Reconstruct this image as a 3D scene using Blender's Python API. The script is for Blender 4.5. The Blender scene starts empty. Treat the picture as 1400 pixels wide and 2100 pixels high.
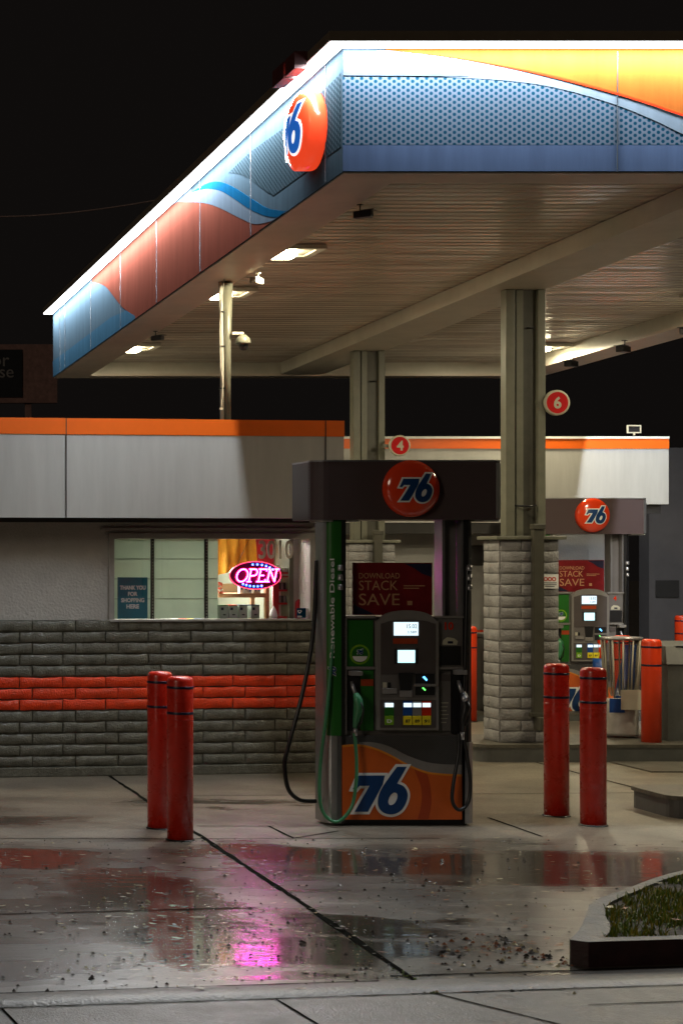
import bpy, bmesh, math, random
from mathutils import Vector, Matrix
random.seed(7)
SC = bpy.context.scene
COL = SC.collection
# ------------------------------------------------------------------ camera, world, exposure
F = 3600.0      # focal length in photo pixels (photo 1400 x 2100)
CX, CY, EYE = -520.0, 1140.0, 2.0   # principal point (rising / shifted lens) and eye height
cam = bpy.data.cameras.new('camera')
cam.sensor_width = 36.0; cam.sensor_fit = 'AUTO'
cam.lens = F / 2100 * 36
cam.shift_x = (700 - CX) / 2100
cam.shift_y = (CY - 1050) / 2100
cam.clip_start = 0.1; cam.clip_end = 2000
cam.dof.use_dof = True; cam.dof.focus_distance = 15.5; cam.dof.aperture_fstop = 9.0
camo = bpy.data.objects.new('camera', cam); COL.objects.link(camo)
camo.location = (0, 0, EYE); camo.rotation_euler = (math.pi/2, 0, 0)
SC.camera = camo
W = bpy.data.worlds.new('World'); SC.world = W; W.use_nodes = True
bg = W.node_tree.nodes['Background']
bg.inputs[0].default_value = (0.9, 0.75, 0.68, 1); bg.inputs[1].default_value = 0.0038
sun = bpy.data.lights.new('sun', 'SUN'); sun.energy = 0.24; sun.angle = math.radians(12); sun.color = (1.0, 0.86, 0.68)
suno = bpy.data.objects.new('sun', sun); COL.objects.link(suno)
suno.rotation_euler = (math.radians(71), 0, math.radians(-52))
SC.view_settings.view_transform = 'Standard'; SC.view_settings.look = 'None'
SC.view_settings.exposure = 0.4; SC.view_settings.gamma = 1.0
try:
    SC.cycles.use_denoising = True
    SC.cycles.max_bounces = 6; SC.cycles.diffuse_bounces = 3; SC.cycles.glossy_bounces = 3
    SC.cycles.transparent_max_bounces = 8; SC.cycles.sample_clamp_indirect = 4.0
    SC.cycles.caustics_reflective = False; SC.cycles.caustics_refractive = False
except Exception: pass

def P(px, py, p):       # photo pixel + scale (px per metre) -> point in the world
    return Vector(((px - CX) / p, F / p, EYE + (CY - py) / p))

# ------------------------------------------------------------------ materials
def mat(name, col, rough=0.5, metal=0.0, var=0.15, vscale=6.0, bump=0.0, bscale=60.0, rvar=0.0, emit=None, estr=0.0, stretch=(1,1,1), spec=None, coat=0.0, streak=0.0):
    m = bpy.data.materials.new(name); m.use_nodes = True
    nt = m.node_tree; N = nt.nodes; L = nt.links
    b = N['Principled BSDF']
    b.inputs['Base Color'].default_value = (*col, 1); b.inputs['Roughness'].default_value = rough
    b.inputs['Metallic'].default_value = metal
    if spec is not None: b.inputs['Specular IOR Level'].default_value = spec
    if coat: b.inputs['Coat Weight'].default_value = coat; b.inputs['Coat Roughness'].default_value = 0.12
    tc = N.new('ShaderNodeTexCoord'); mp = N.new('ShaderNodeMapping'); mp.inputs['Scale'].default_value = stretch
    L.new(tc.outputs['Object'], mp.inputs['Vector'])
    if var or rvar:
        n = N.new('ShaderNodeTexNoise'); n.inputs['Scale'].default_value = vscale; n.inputs['Detail'].default_value = 6; n.inputs['Roughness'].default_value = .65
        L.new(mp.outputs[0], n.inputs['Vector'])
        if var:
            mr = N.new('ShaderNodeMapRange'); mr.inputs[1].default_value = .3; mr.inputs[2].default_value = .7
            mr.inputs[3].default_value = 1 - var; mr.inputs[4].default_value = 1 + var
            L.new(n.outputs['Fac'], mr.inputs[0])
            mx = N.new('ShaderNodeMix'); mx.data_type = 'RGBA'; mx.blend_type = 'MULTIPLY'; mx.inputs[0].default_value = 1
            mx.inputs[6].default_value = (*col, 1); L.new(mr.outputs[0], mx.inputs[7]); L.new(mx.outputs[2], b.inputs['Base Color'])
        if rvar:
            m2 = N.new('ShaderNodeMapRange'); m2.inputs[1].default_value = .35; m2.inputs[2].default_value = .65
            m2.inputs[3].default_value = max(.02, rough - rvar); m2.inputs[4].default_value = min(1, rough + rvar)
            L.new(n.outputs['Fac'], m2.inputs[0]); L.new(m2.outputs[0], b.inputs['Roughness'])
    if bump:
        n2 = N.new('ShaderNodeTexNoise'); n2.inputs['Scale'].default_value = bscale; n2.inputs['Detail'].default_value = 4
        L.new(mp.outputs[0], n2.inputs['Vector'])
        bp = N.new('ShaderNodeBump'); bp.inputs['Strength'].default_value = bump; bp.inputs['Distance'].default_value = .01
        L.new(n2.outputs['Fac'], bp.inputs['Height']); L.new(bp.outputs[0], b.inputs['Normal'])
    if emit:
        b.inputs['Emission Color'].default_value = (*emit, 1); b.inputs['Emission Strength'].default_value = estr
    return m

def dots_mat(name, base, dot, pu, pv, r, axis='X', rough=.35):
    m = mat(name, base, rough, var=0, spec=0.0 if 'fascia' in name else .4); nt = m.node_tree; N = nt.nodes; L = nt.links; b = N['Principled BSDF']
    tc = N.new('ShaderNodeTexCoord'); sp = N.new('ShaderNodeSeparateXYZ'); L.new(tc.outputs['Object'], sp.inputs[0])
    def M(op, a, c=None, d=None):
        n = N.new('ShaderNodeMath'); n.operation = op
        for i, v in enumerate((a, c, d)):
            if v is None: continue
            if isinstance(v, (int, float)): n.inputs[i].default_value = v
            else: L.new(v, n.inputs[i])
        return n.outputs[0]
    u0, v0 = sp.outputs[axis], sp.outputs['Z']
    def lat(off):
        u = M('MULTIPLY', M('SUBTRACT', M('FRACT', M('ADD', M('DIVIDE', u0, pu), off)), .5), pu)
        v = M('MULTIPLY', M('SUBTRACT', M('FRACT', M('ADD', M('DIVIDE', v0, pv), off)), .5), pv)
        return M('SQRT', M('ADD', M('MULTIPLY', u, u), M('MULTIPLY', v, v)))
    d = M('MINIMUM', lat(0.0), lat(0.5))
    mr = N.new('ShaderNodeMapRange'); mr.inputs[1].default_value = r * .8; mr.inputs[2].default_value = r * 1.2
    mr.inputs[3].default_value = 1; mr.inputs[4].default_value = 0; L.new(d, mr.inputs[0])
    mx = N.new('ShaderNodeMix'); mx.data_type = 'RGBA'; mx.inputs[6].default_value = (*base, 1); mx.inputs[7].default_value = (*dot, 1)
    L.new(mr.outputs[0], mx.inputs[0]); L.new(mx.outputs[2], b.inputs['Base Color'])
    return m

def glass_mat(name, tint=(1, 1, 1), fac=.06, rough=.02):
    m = bpy.data.materials.new(name); m.use_nodes = True; nt = m.node_tree; N = nt.nodes; L = nt.links
    N.remove(N['Principled BSDF']); out = N['Material Output']
    t = N.new('ShaderNodeBsdfTransparent'); t.inputs[0].default_value = (*tint, 1)
    g = N.new('ShaderNodeBsdfGlossy'); g.inputs['Roughness'].default_value = rough
    f = N.new('ShaderNodeLayerWeight'); f.inputs[0].default_value = .5
    pw = N.new('ShaderNodeMath'); pw.operation = 'POWER'; pw.inputs[1].default_value = 4.5; L.new(f.outputs['Facing'], pw.inputs[0])
    a = N.new('ShaderNodeMath'); a.operation = 'MULTIPLY_ADD'; a.inputs[1].default_value = .9; a.inputs[2].default_value = fac; L.new(pw.outputs[0], a.inputs[0])
    x = N.new('ShaderNodeMixShader'); L.new(a.outputs[0], x.inputs[0]); L.new(t.outputs[0], x.inputs[1]); L.new(g.outputs[0], x.inputs[2])
    L.new(x.outputs[0], out.inputs[0]); return m

def wet_ground(name, col):
    m = bpy.data.materials.new(name); m.use_nodes = True; nt = m.node_tree; N = nt.nodes; L = nt.links; b = N['Principled BSDF']
    tc = N.new('ShaderNodeTexCoord')
    def noise(scale, stretch, det=5, rough=.6):
        mp = N.new('ShaderNodeMapping'); mp.inputs['Scale'].default_value = stretch; L.new(tc.outputs['Object'], mp.inputs[0])
        n = N.new('ShaderNodeTexNoise'); n.inputs['Scale'].default_value = scale; n.inputs['Detail'].default_value = det; n.inputs['Roughness'].default_value = rough
        L.new(mp.outputs[0], n.inputs['Vector']); return n.outputs['Fac']
    def rng(s, a, c, d, e):
        r = N.new('ShaderNodeMapRange'); r.inputs[1].default_value = a; r.inputs[2].default_value = c; r.inputs[3].default_value = d; r.inputs[4].default_value = e
        L.new(s, r.inputs[0]); return r.outputs[0]
    def math_(op, a, c):
        n = N.new('ShaderNodeMath'); n.operation = op
        for i, v in enumerate((a, c)):
            if isinstance(v, (int, float)): n.inputs[i].default_value = v
            else: L.new(v, n.inputs[i])
        return n.outputs[0]
    # wetness: the low strip of the forecourt near the street holds a film of water
    sp = N.new('ShaderNodeSeparateXYZ'); L.new(tc.outputs['Object'], sp.inputs[0])
    near = rng(math_('ADD', sp.outputs['Y'], math_('MULTIPLY', noise(1.7, (.5, 1, 1), 4), 1.2)), 12.3, 13.2, 1.0, 0.0)
    near2 = rng(sp.outputs['Y'], 7.9, 8.3, 0.0, 1.0)
    left = rng(sp.outputs['X'], 4.3, 6.6, 1.0, 0.15)
    dryc = math_('MULTIPLY', rng(sp.outputs['Y'], 10.2, 11.2, 1.0, 0.0), rng(sp.outputs['X'], 3.0, 4.2, 0, 1))
    big = noise(.55, (1, 1.1, 1), 4)
    mid = noise(2.2, (.5, 1.5, 1), 2.5, .5)
    w = math_('MULTIPLY', math_('MULTIPLY', near, near2), 1.0)
    zone = math_('ADD', math_('MULTIPLY', w, .27), math_('SUBTRACT', math_('MULTIPLY', math_('MULTIPLY', w, left), .10), math_('MULTIPLY', dryc, .17)))
    wet = rng(math_('ADD', math_('ADD', math_('MULTIPLY', big, .55), math_('MULTIPLY', mid, .45)), zone), .54, .92, 0, 1)
    spots = None
    dx, dy = math_('MULTIPLY', math_('SUBTRACT', noise(1.5, (1, 1, 1), 3), .5), 1.6), math_('MULTIPLY', math_('SUBTRACT', noise(1.3, (.6, 1.6, 1), 4), .5), 1.8)
    for cx_, cy_, rx_, ry_ in ((2.62, 8.95, .62, .42), (2.35, 10.2, .45, 1.0), (3.62, 11.75, .50, .42), (5.1, 11.3, 1.5, .50), (1.2, 13.4, 1.3, .45), (3.9, 14.2, .8, .22), (1.3, 11.6, .9, .3), (3.5, 9.6, .5, .25)):
        u = math_('DIVIDE', math_('SUBTRACT', math_('ADD', sp.outputs['X'], dx), cx_), rx_); v = math_('DIVIDE', math_('SUBTRACT', math_('ADD', sp.outputs['Y'], dy), cy_), ry_)
        q = rng(math_('SQRT', math_('ADD', math_('MULTIPLY', u, u), math_('MULTIPLY', v, v)), 0), .45, 1.35, 1, 0)
        spots = q if spots is None else math_('MAXIMUM', spots, q)
    wet = math_('MINIMUM', math_('ADD', math_('MULTIPLY', wet, .55), spots), 1.0)
    fine = noise(60, (1, 1, 1), 3, .7); stain = noise(1.3, (1, 1, 1), 7, .7)
    shade = math_('MULTIPLY', math_('MULTIPLY', rng(stain, .3, .72, .5, 1.3), rng(fine, .32, .68, .6, 1.35)), rng(noise(34, (1, 1, 1), 2, .5), .32, .42, .55, 1.0))
    dark = math_('MULTIPLY', math_('MULTIPLY', shade, rng(near, 0, 1, .98, .58)), rng(wet, 0, 1, 1.0, .42))
    mx = N.new('ShaderNodeMix'); mx.data_type = 'RGBA'; mx.blend_type = 'MULTIPLY'; mx.inputs[0].default_value = 1; mx.inputs[6].default_value = (*col, 1)
    L.new(dark, mx.inputs[7]); L.new(mx.outputs[2], b.inputs['Base Color'])
    r = math_('ADD', rng(wet, 0, 1, .40, .13), rng(mid, .3, .7, .04, -.02))
    L.new(r, b.inputs['Roughness']); b.inputs['Specular IOR Level'].default_value = .5
    L.new(rng(wet, 0, 1, .15, 1.0), b.inputs['Coat Weight']); L.new(rng(wet, 0, 1, .34, .08), b.inputs['Coat Roughness'])
    bp = N.new('ShaderNodeBump'); bp.inputs['Strength'].default_value = .45; bp.inputs['Distance'].default_value = .005
    L.new(math_('ADD', fine, math_('MULTIPLY', noise(9, (.6, 1.6, 1), 3), 1.5)), bp.inputs['Height']); L.new(bp.outputs[0], b.inputs['Normal'])
    bc = N.new('ShaderNodeBump'); bc.inputs['Strength'].default_value = .25; bc.inputs['Distance'].default_value = .006
    L.new(noise(5, (.5, 1.8, 1), 3), bc.inputs['Height']); L.new(bc.outputs[0], b.inputs['Coat Normal'])
    return m

M = {}
M['concrete'] = wet_ground('wet_concrete', (.195, .168, .128))
M['sidewalk'] = mat('sidewalk_concrete', (.072, .064, .048), .42, var=.3, vscale=5, bump=.5, bscale=90, rvar=.1)
M['joint'] = mat('joint', (.012, .012, .010), .9, var=.3, spec=0.0)
M['kerbc'] = mat('kerb_concrete', (.088, .08, .064), .40, var=.3, vscale=9, bump=.5, bscale=60)
M['redkerb'] = mat('faded_red_kerb', (.028, .008, .008), .6, var=.5, vscale=7, bump=.4, bscale=50)
M['fascia'] = mat('fascia_blue_grey', (.042, .066, .086), .34, var=.14, vscale=3, stretch=(3, 3, .35), spec=0.0)
M['fwhite'] = mat('fascia_white', (.075, .10, .13), .34, var=.14, vscale=3, stretch=(3, 3, .35), spec=0.0)
M['fgrey'] = mat('fascia_light_grey', (.13, .17, .21), .34, var=.14, vscale=3, stretch=(3, 3, .35), spec=0.0)
M['dotsf'] = dots_mat('fascia_dots', (.085, .108, .145), (.003, .032, .06), .0657, .0426, .0122, 'X', rough=.4)
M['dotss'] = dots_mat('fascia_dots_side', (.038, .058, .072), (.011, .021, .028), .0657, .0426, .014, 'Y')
M['lower'] = mat('fascia_band', (.06, .09, .16), .34, var=.14, vscale=3, stretch=(3, 3, .35), spec=0.0)
M['forange'] = mat('fascia_orange', (.25, .072, .014), .34, var=.14, vscale=3, stretch=(3, 3, .35), spec=0.0)
M['fred'] = mat('fascia_red', (.60, .035, .010), .34, var=.05, spec=0.0)
M['fbrick'] = mat('fascia_burnt_orange', (.105, .032, .022), .34, var=.14, vscale=3, stretch=(3, 3, .35), spec=0.0)
M['fblue'] = mat('fascia_blue', (.005, .05, .11), .34, var=.14, vscale=3, stretch=(3, 3, .35), spec=0.0)
M['fteal'] = mat('fascia_teal', (.028, .07, .11), .34, var=.14, vscale=3, stretch=(3, 3, .35), spec=0.0)
M['seam'] = mat('panel_seam', (.035, .045, .055), .4, var=.1)
M['soffit'] = mat('soffit_paint', (.54, .46, .39), .42, var=.12, vscale=2.5)
M['gutter'] = mat('canopy_frame_paint', (.50, .47, .40), .5, var=.1, vscale=3)
M['capm'] = mat('canopy_cap', (.10, .075, .05), .6)
M['led'] = mat('led_strip', (1, 1, 1), .5, var=0, emit=(.90, .95, 1.0), estr=7)
M['lamp'] = mat('lamp_lens', (1, 1, .9), .5, var=0, emit=(1.0, .88, .56), estr=45)
M['column'] = mat('column_paint', (.15, .148, .112), .35, var=.15, vscale=5)
M['columnd'] = mat('column_paint_dark', (.06, .056, .042), .4, var=.2, vscale=5)
M['stone'] = mat('painted_stone', (.27, .262, .26), .5, var=.22, vscale=9, bump=1.0, bscale=55)
M['slump'] = mat('dark_slump_block', (.14, .138, .112), .27, var=.35, vscale=11, bump=1.0, bscale=75)
M['slumpr'] = mat('red_slump_block', (.80, .055, .008), .30, var=.22, vscale=11, bump=1.0, bscale=75)
M['stucco'] = mat('stucco', (.52, .50, .465), .5, var=.08, vscale=4, bump=1.0, bscale=42)
M['panelw'] = mat('fascia_panel', (.50, .49, .46), .45, var=.09, vscale=2, stretch=(3, 3, .4), bump=.12, bscale=1.5)
M['orange'] = mat('orange_stripe', (.95, .16, .012), .4, var=.04)
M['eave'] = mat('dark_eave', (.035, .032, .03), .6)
M['wallg'] = mat('grey_wall', (.36, .35, .33), .6, var=.08, vscale=3, bump=.3, bscale=40)
M['walld'] = mat('blue_grey_wall', (.12, .11, .11), .7, var=.12, vscale=3)
M['winframe'] = mat('window_frame', (.36, .345, .32), .4)
M['blackrub'] = mat('black_rubber', (.012, .012, .012), .35, var=.1)
M['blackp'] = mat('black_plastic', (.014, .013, .014), .4, var=.1)
M['glass'] = glass_mat('glass')
M['slat'] = mat('slatwall', (.66, .76, .58), .5, var=.06, vscale=3)
M['groove'] = mat('slat_groove', (.05, .06, .045), .6)
M['bolr'] = mat('bollard_red', (.60, .024, .010), .30, var=.13, vscale=9, rvar=.1, bump=.1, bscale=12)
M['bolo'] = mat('bollard_orange', (.80, .055, .010), .34, var=.06, vscale=7)
M['navy'] = mat('navy_band', (.004, .006, .03), .4)
M['metal'] = mat('brushed_metal', (.42, .41, .42), .32, .75, var=.1, vscale=8)
M['metald'] = mat('grey_paint', (.17, .155, .15), .4, .2, var=.1)
M['header'] = dots_mat('header_grey', (.135, .118, .118), (.07, .040, .042), .012, .012, .004, 'X', rough=.33)
M['headerc'] = mat('header_corner', (.10, .095, .10), .3, .2)
M['bezel'] = mat('bezel_grey', (.22, .205, .195), .42, var=.1)
M['bezeli'] = mat('bezel_inner', (.085, .07, .068), .45, var=.1)
M['green'] = mat('diesel_green', (.02, .14, .018), .35, var=.08)
M['greenl'] = mat('light_green', (.20, .42, .02), .3)
M['greenh'] = mat('green_hose', (.05, .22, .10), .3)
M['white'] = mat('white_print', (.86, .86, .84), .4, var=.04)
M['ballr'] = mat('ball_red', (.82, .055, .012), .16, var=.03, coat=.5)
M['ballg'] = mat('lit_ball', (.85, .06, .02), .18, var=.02, emit=(1.0, .07, .02), estr=.55)
M['blue76'] = mat('logo_blue', (.006, .045, .16), .35, var=.05)
M['corange'] = mat('cabinet_orange', (.62, .115, .015), .4, var=.12, vscale=3)
M['cyellow'] = mat('cabinet_amber', (.72, .24, .02), .4, var=.08)
M['cred'] = mat('cabinet_shade_red', (.42, .055, .012), .4, var=.08)
M['cgrey'] = dots_mat('cabinet_grey', (.11, .105, .105), (.05, .048, .05), .016, .016, .0055, 'X')
M['yellow'] = mat('yellow_label', (.80, .65, .02), .4)
M['blueb'] = mat('blue_label', (.01, .07, .30), .4)
M['scr'] = mat('screen_white', (.1, .1, .1), .3, var=0, emit=(.72, .90, 1.0), estr=1.0)
M['scrc'] = mat('screen_cyan', (.1, .1, .1), .3, var=0, emit=(.55, .92, 1.0), estr=1.25)
M['ledb'] = mat('blue_indicator', (.1, .1, .1), .3, var=0, emit=(.10, .45, 1.0), estr=3)
M['ledg'] = mat('green_indicator', (.1, .1, .1), .3, var=0, emit=(.15, 1.0, .15), estr=1.6)
M['poster'] = mat('poster_red', (.19, .010, .014), .35, var=.2, vscale=8)
M['postern'] = mat('poster_navy', (.02, .02, .05), .35)
M['gold'] = mat('poster_letters', (.55, .30, .16), .4)
M['teal'] = mat('teal_sign', (.015, .20, .29), .4, var=.05)
M['neonr'] = mat('neon_red', (1, .3, .3), .4, var=0, emit=(1.0, .015, .03), estr=8)
M['neonw'] = mat('neon_letter_core', (1, .8, .8), .4, var=0, emit=(1.0, .028, .72), estr=48)
M['neonb'] = mat('neon_blue', (.3, .5, 1), .4, var=0, emit=(.02, .11, 1.0), estr=9)
M['signface'] = mat('sign_face', (.035, .0, .02), .3, var=0)
M['fabric'] = mat('orange_fabric', (.75, .30, .02), .8, var=.25, vscale=9, stretch=(1, 1, .4), bump=.6, bscale=14)
M['redpanel'] = mat('red_panel', (.55, .01, .035), .4)
M['signred'] = mat('sign_red', (.55, .012, .014), .5, spec=.1)
M['redrack'] = mat('red_rack', (.50, .012, .018), .35)
M['wood'] = mat('pine_wood', (.50, .25, .13), .6, var=.2, vscale=7, stretch=(1, 1, 8))
M['boxg'] = mat('pale_box', (.38, .46, .36), .5, var=.06)
M['inwall'] = mat('shop_wall', (.17, .18, .13), .7, var=.08)
M['inlight'] = mat('shop_ceiling_panel', (1, 1, 1), .5, var=0, emit=(1, .96, .88), estr=8)
M['numgrey'] = mat('number_grey', (.62, .57, .47), .5)
M['bagm'] = glass_mat('clear_plastic', (.78, .75, .73), .07, .25)
M['galv'] = mat('galvanised_drum', (.48, .44, .40), .42, .15, var=.25, vscale=10)
M['bin'] = mat('grey_bin', (.085, .085, .08), .5, var=.2)
M['soil'] = mat('soil', (.035, .025, .012), .9, var=.5, vscale=14, bump=1, bscale=30)
M['grass'] = mat('grass', (.10, .15, .008), .6, var=.5, vscale=9)
M['leafd'] = mat('wet_dark_litter', (.018, .014, .009), .35, var=.4)
M['leafb'] = mat('brown_leaf', (.22, .075, .025), .35, var=.4, vscale=12)
M['leafy'] = mat('pale_leaf', (.42, .36, .22), .3, var=.3, vscale=12)
M['card'] = mat('paper_card', (.50, .47, .36), .6, var=.1)
M['wire'] = mat('wire', (.32, .22, .20), .5)
M['bboard'] = mat('billboard_frame', (.22, .12, .10), .8, var=.3)
M['bface'] = mat('billboard_face', (.010, .010, .012), .6)
M['btext'] = mat('billboard_letters', (.20, .18, .17), .7)
M['brick'] = mat('hood_red_brown', (.05, .008, .006), .5)

# ------------------------------------------------------------------ mesh helpers
def link(o, parent=None):
    COL.objects.link(o)
    if parent is not None: o.parent = parent
    return o
def tag(o, label=None, cat=None, group=None, kind=None):
    if label: o['label'] = label
    if cat: o['category'] = cat
    if group: o['group'] = group
    if kind: o['kind'] = kind
    return o
def root(name, loc, label, cat, group=None, rz=0):
    o = bpy.data.objects.new(name, None); o.empty_display_size = .2; COL.objects.link(o)
    o.location = loc; o.rotation_euler = (0, 0, rz); return tag(o, label, cat, group)
class MB:
    def __init__(s): s.v = []; s.f = []; s.mi = []; s.sm = []; s.cur = 0
    def add(s, vs, fs, smooth=False):
        b = len(s.v); s.v += [tuple(v) for v in vs]
        for f in fs: s.f.append([b + i for i in f]); s.mi.append(s.cur); s.sm.append(smooth)
        return s
    def box(s, x0, x1, y0, y1, z0, z1, c=0):
        if c and min(x1-x0, y1-y0, z1-z0) > 2.2*c:
            bm = bmesh.new(); bmesh.ops.create_cube(bm, size=1)
            for v in bm.verts: v.co = Vector(((x0+x1)/2 + v.co.x*(x1-x0), (y0+y1)/2 + v.co.y*(y1-y0), (z0+z1)/2 + v.co.z*(z1-z0)))
            bmesh.ops.bevel(bm, geom=bm.edges[:], offset=c, segments=2, affect='EDGES', profile=.6)
            bm.verts.index_update(); r = s.add([v.co for v in bm.verts], [[v.index for v in f.verts] for f in bm.faces]); bm.free(); return r
        return s.add([(x0,y0,z0),(x1,y0,z0),(x1,y1,z0),(x0,y1,z0),(x0,y0,z1),(x1,y0,z1),(x1,y1,z1),(x0,y1,z1)],
                     [(0,3,2,1),(4,5,6,7),(0,1,5,4),(1,2,6,5),(2,3,7,6),(3,0,4,7)])
    def prism(s, pts, z0, z1):      # plan outline (x, y) extruded in z
        n = len(pts)
        return s.add([(x, y, z0) for x, y in pts] + [(x, y, z1) for x, y in pts],
                     [list(range(n))[::-1], list(range(n, 2*n))] + [[i, (i+1) % n, n+(i+1) % n, n+i] for i in range(n)])
    def lathe(s, prof, c=(0, 0, 0), n=28, axis='z'):
        vs = []; fs = []
        for r, h in prof:
            for k in range(n):
                a = 2*math.pi*k/n; x, y = r*math.cos(a), r*math.sin(a)
                vs.append({'z': (c[0]+x, c[1]+y, c[2]+h), 'y': (c[0]+x, c[1]+h, c[2]+y), 'x': (c[0]+h, c[1]+x, c[2]+y)}[axis])
        for i in range(len(prof)-1):
            for k in range(n):
                k2 = (k+1) % n; fs.append((i*n+k, i*n+k2, (i+1)*n+k2, (i+1)*n+k))
        s.add(vs, fs, True)
        b = len(s.v) - len(vs)
        for i in (0, len(prof)-1):
            if prof[i][0] > 1e-4: s.f.append([b+i*n+k for k in range(n)]); s.mi.append(s.cur); s.sm.append(False)
        return s
    def tube(s, pts, r, n=10, smooth=True):
        pts = [Vector(p) for p in pts]; vs = []; fs = []
        up = Vector((.13, .21, 1)).normalized(); R = r if hasattr(r, '__len__') else [r]*len(pts)
        for i, p in enumerate(pts):
            t = (pts[min(i+1, len(pts)-1)] - pts[max(i-1, 0)]).normalized()
            a = t.cross(up)
            if a.length < .05: a = t.cross(Vector((1, 0, 0)))
            a.normalize(); b = t.cross(a)
            for k in range(n):
                q = 2*math.pi*k/n; vs.append(p + (a*math.cos(q) + b*math.sin(q))*R[i])
        for i in range(len(pts)-1):
            for k in range(n): fs.append((i*n+k, i*n+(k+1) % n, (i+1)*n+(k+1) % n, (i+1)*n+k))
        fs.append(list(range(n))); m = (len(pts)-1)*n; fs.append([m+k for k in range(n)])
        return s.add(vs, fs, smooth)
    def build(s, name, m, parent=None, normals=True):
        me = bpy.data.meshes.new(name); me.from_pydata(s.v, [], s.f)
        for x in (m if isinstance(m, (list, tuple)) else [m]): me.materials.append(x)
        for i, p in enumerate(me.polygons): p.material_index = s.mi[i]; p.use_smooth = s.sm[i]
        if normals:
            bm = bmesh.new(); bm.from_mesh(me); bmesh.ops.recalc_face_normals(bm, faces=bm.faces[:]); bm.to_mesh(me); bm.free()
        me.update()
        return link(bpy.data.objects.new(name, me), parent)
def box(name, m, parent, *a, c=0): return MB().box(*a, c=c).build(name, m, parent)
def spline(pts, n=8, closed=False):
    pts = [Vector(p) for p in pts]; out = []; N_ = len(pts)
    for i in range(N_ if closed else N_-1):
        g = (lambda k: pts[k % N_]) if closed else (lambda k: pts[max(0, min(N_-1, k))])
        a, b, c, d = g(i-1), g(i), g(i+1), g(i+2)
        for k in range(n):
            t = k/n; out.append(.5*((2*b) + (c-a)*t + (2*a-5*b+4*c-d)*t*t + (3*b-a-3*c+d)*t**3))
    if not closed: out.append(pts[-1])
    return out
def eval_curve(cu):
    o = bpy.data.objects.new('tmp', cu); COL.objects.link(o)
    dg = bpy.context.evaluated_depsgraph_get(); dg.update()
    me = bpy.data.meshes.new_from_object(o.evaluated_get(dg))
    bpy.data.objects.remove(o)
    vs = [v.co.copy() for v in me.vertices]; fs = [list(p.vertices) for p in me.polygons]
    bpy.data.meshes.remove(me); return vs, fs
def fill(loops, t, fmap, mb=None, sub=0):   # loops of (u, v); thickness t; fmap(u, v, w)
    cu = bpy.data.curves.new('tmp', 'CURVE'); cu.dimensions = '2D'; cu.fill_mode = 'BOTH'; cu.extrude = t/2
    for lp in loops:
        sp = cu.splines.new('POLY'); sp.points.add(len(lp)-1)
        for i, q in enumerate(lp): sp.points[i].co = (q[0], q[1], 0, 1)
        sp.use_cyclic_u = True
    vs, fs = eval_curve(cu); bpy.data.curves.remove(cu)
    return _sub(vs, fs, t, fmap, mb, sub)
def _sub(vs, fs, t, fmap, mb, sub):
    if sub:
        bm = bmesh.new(); bv = [bm.verts.new(v) for v in vs]
        for f in fs:
            try: bm.faces.new([bv[i] for i in f])
            except ValueError: pass
        bmesh.ops.triangulate(bm, faces=bm.faces[:])
        for _ in range(sub): bmesh.ops.subdivide_edges(bm, edges=[e for e in bm.edges if e.calc_length() > .03], cuts=1)
        bmesh.ops.triangulate(bm, faces=bm.faces[:])
        bm.verts.index_update(); vs = [v.co.copy() for v in bm.verts]; fs = [[v.index for v in f.verts] for f in bm.faces]; bm.free()
    mb = mb or MB(); mb.add([fmap(v.x, v.y, v.z + t/2) for v in vs], fs); return mb
def text(s, h, fmap, mb=None, t=.003, w=None, bold=0.0, center=True, shear=0.0):
    cu = bpy.data.curves.new('tmp', 'FONT'); cu.body = s; cu.size = 1; cu.resolution_u = 3; cu.extrude = .5; cu.offset = bold; cu.shear = shear
    vs, fs = eval_curve(cu); bpy.data.curves.remove(cu)
    if not vs: return mb or MB()
    x0 = min(v.x for v in vs); x1 = max(v.x for v in vs); y0 = min(v.y for v in vs); y1 = max(v.y for v in vs)
    k = h/(y1-y0); kx = (w/(x1-x0)) if w else k
    ww = (x1-x0)*kx
    vs2 = [Vector(((v.x-x0)*kx - (ww/2 if center else 0), (v.y-y0)*k - (h/2 if center else 0), v.z*t)) for v in vs]
    return _sub(vs2, fs, t, fmap, mb, 0)
def front(cx=0, y=0, cz=0): return lambda u, v, w: (cx+u, y-w, cz+v)
def disc(cx, cz, rx, rz=None, n=32): rz = rz or rx; return [(cx+rx*math.cos(2*math.pi*k/n), cz+rz*math.sin(2*math.pi*k/n)) for k in range(n)]
def offset_loop(pts, d):
    n = len(pts); A = sum(pts[i][0]*pts[(i+1) % n][1]-pts[(i+1) % n][0]*pts[i][1] for i in range(n)); sg = 1 if A > 0 else -1; out = []
    for i in range(n):
        a, b, c = Vector(pts[i-1]), Vector(pts[i]), Vector(pts[(i+1) % n])
        e1, e2 = (b-a).normalized(), (c-b).normalized()
        n1, n2 = Vector((e1.y, -e1.x))*sg, Vector((e2.y, -e2.x))*sg
        m_ = (n1+n2); m_ = m_.normalized() if m_.length > 1e-6 else n1
        out.append(tuple(b + m_*min(d/max(.35, m_.dot(n1)), 2*d)))
    return out
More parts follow.
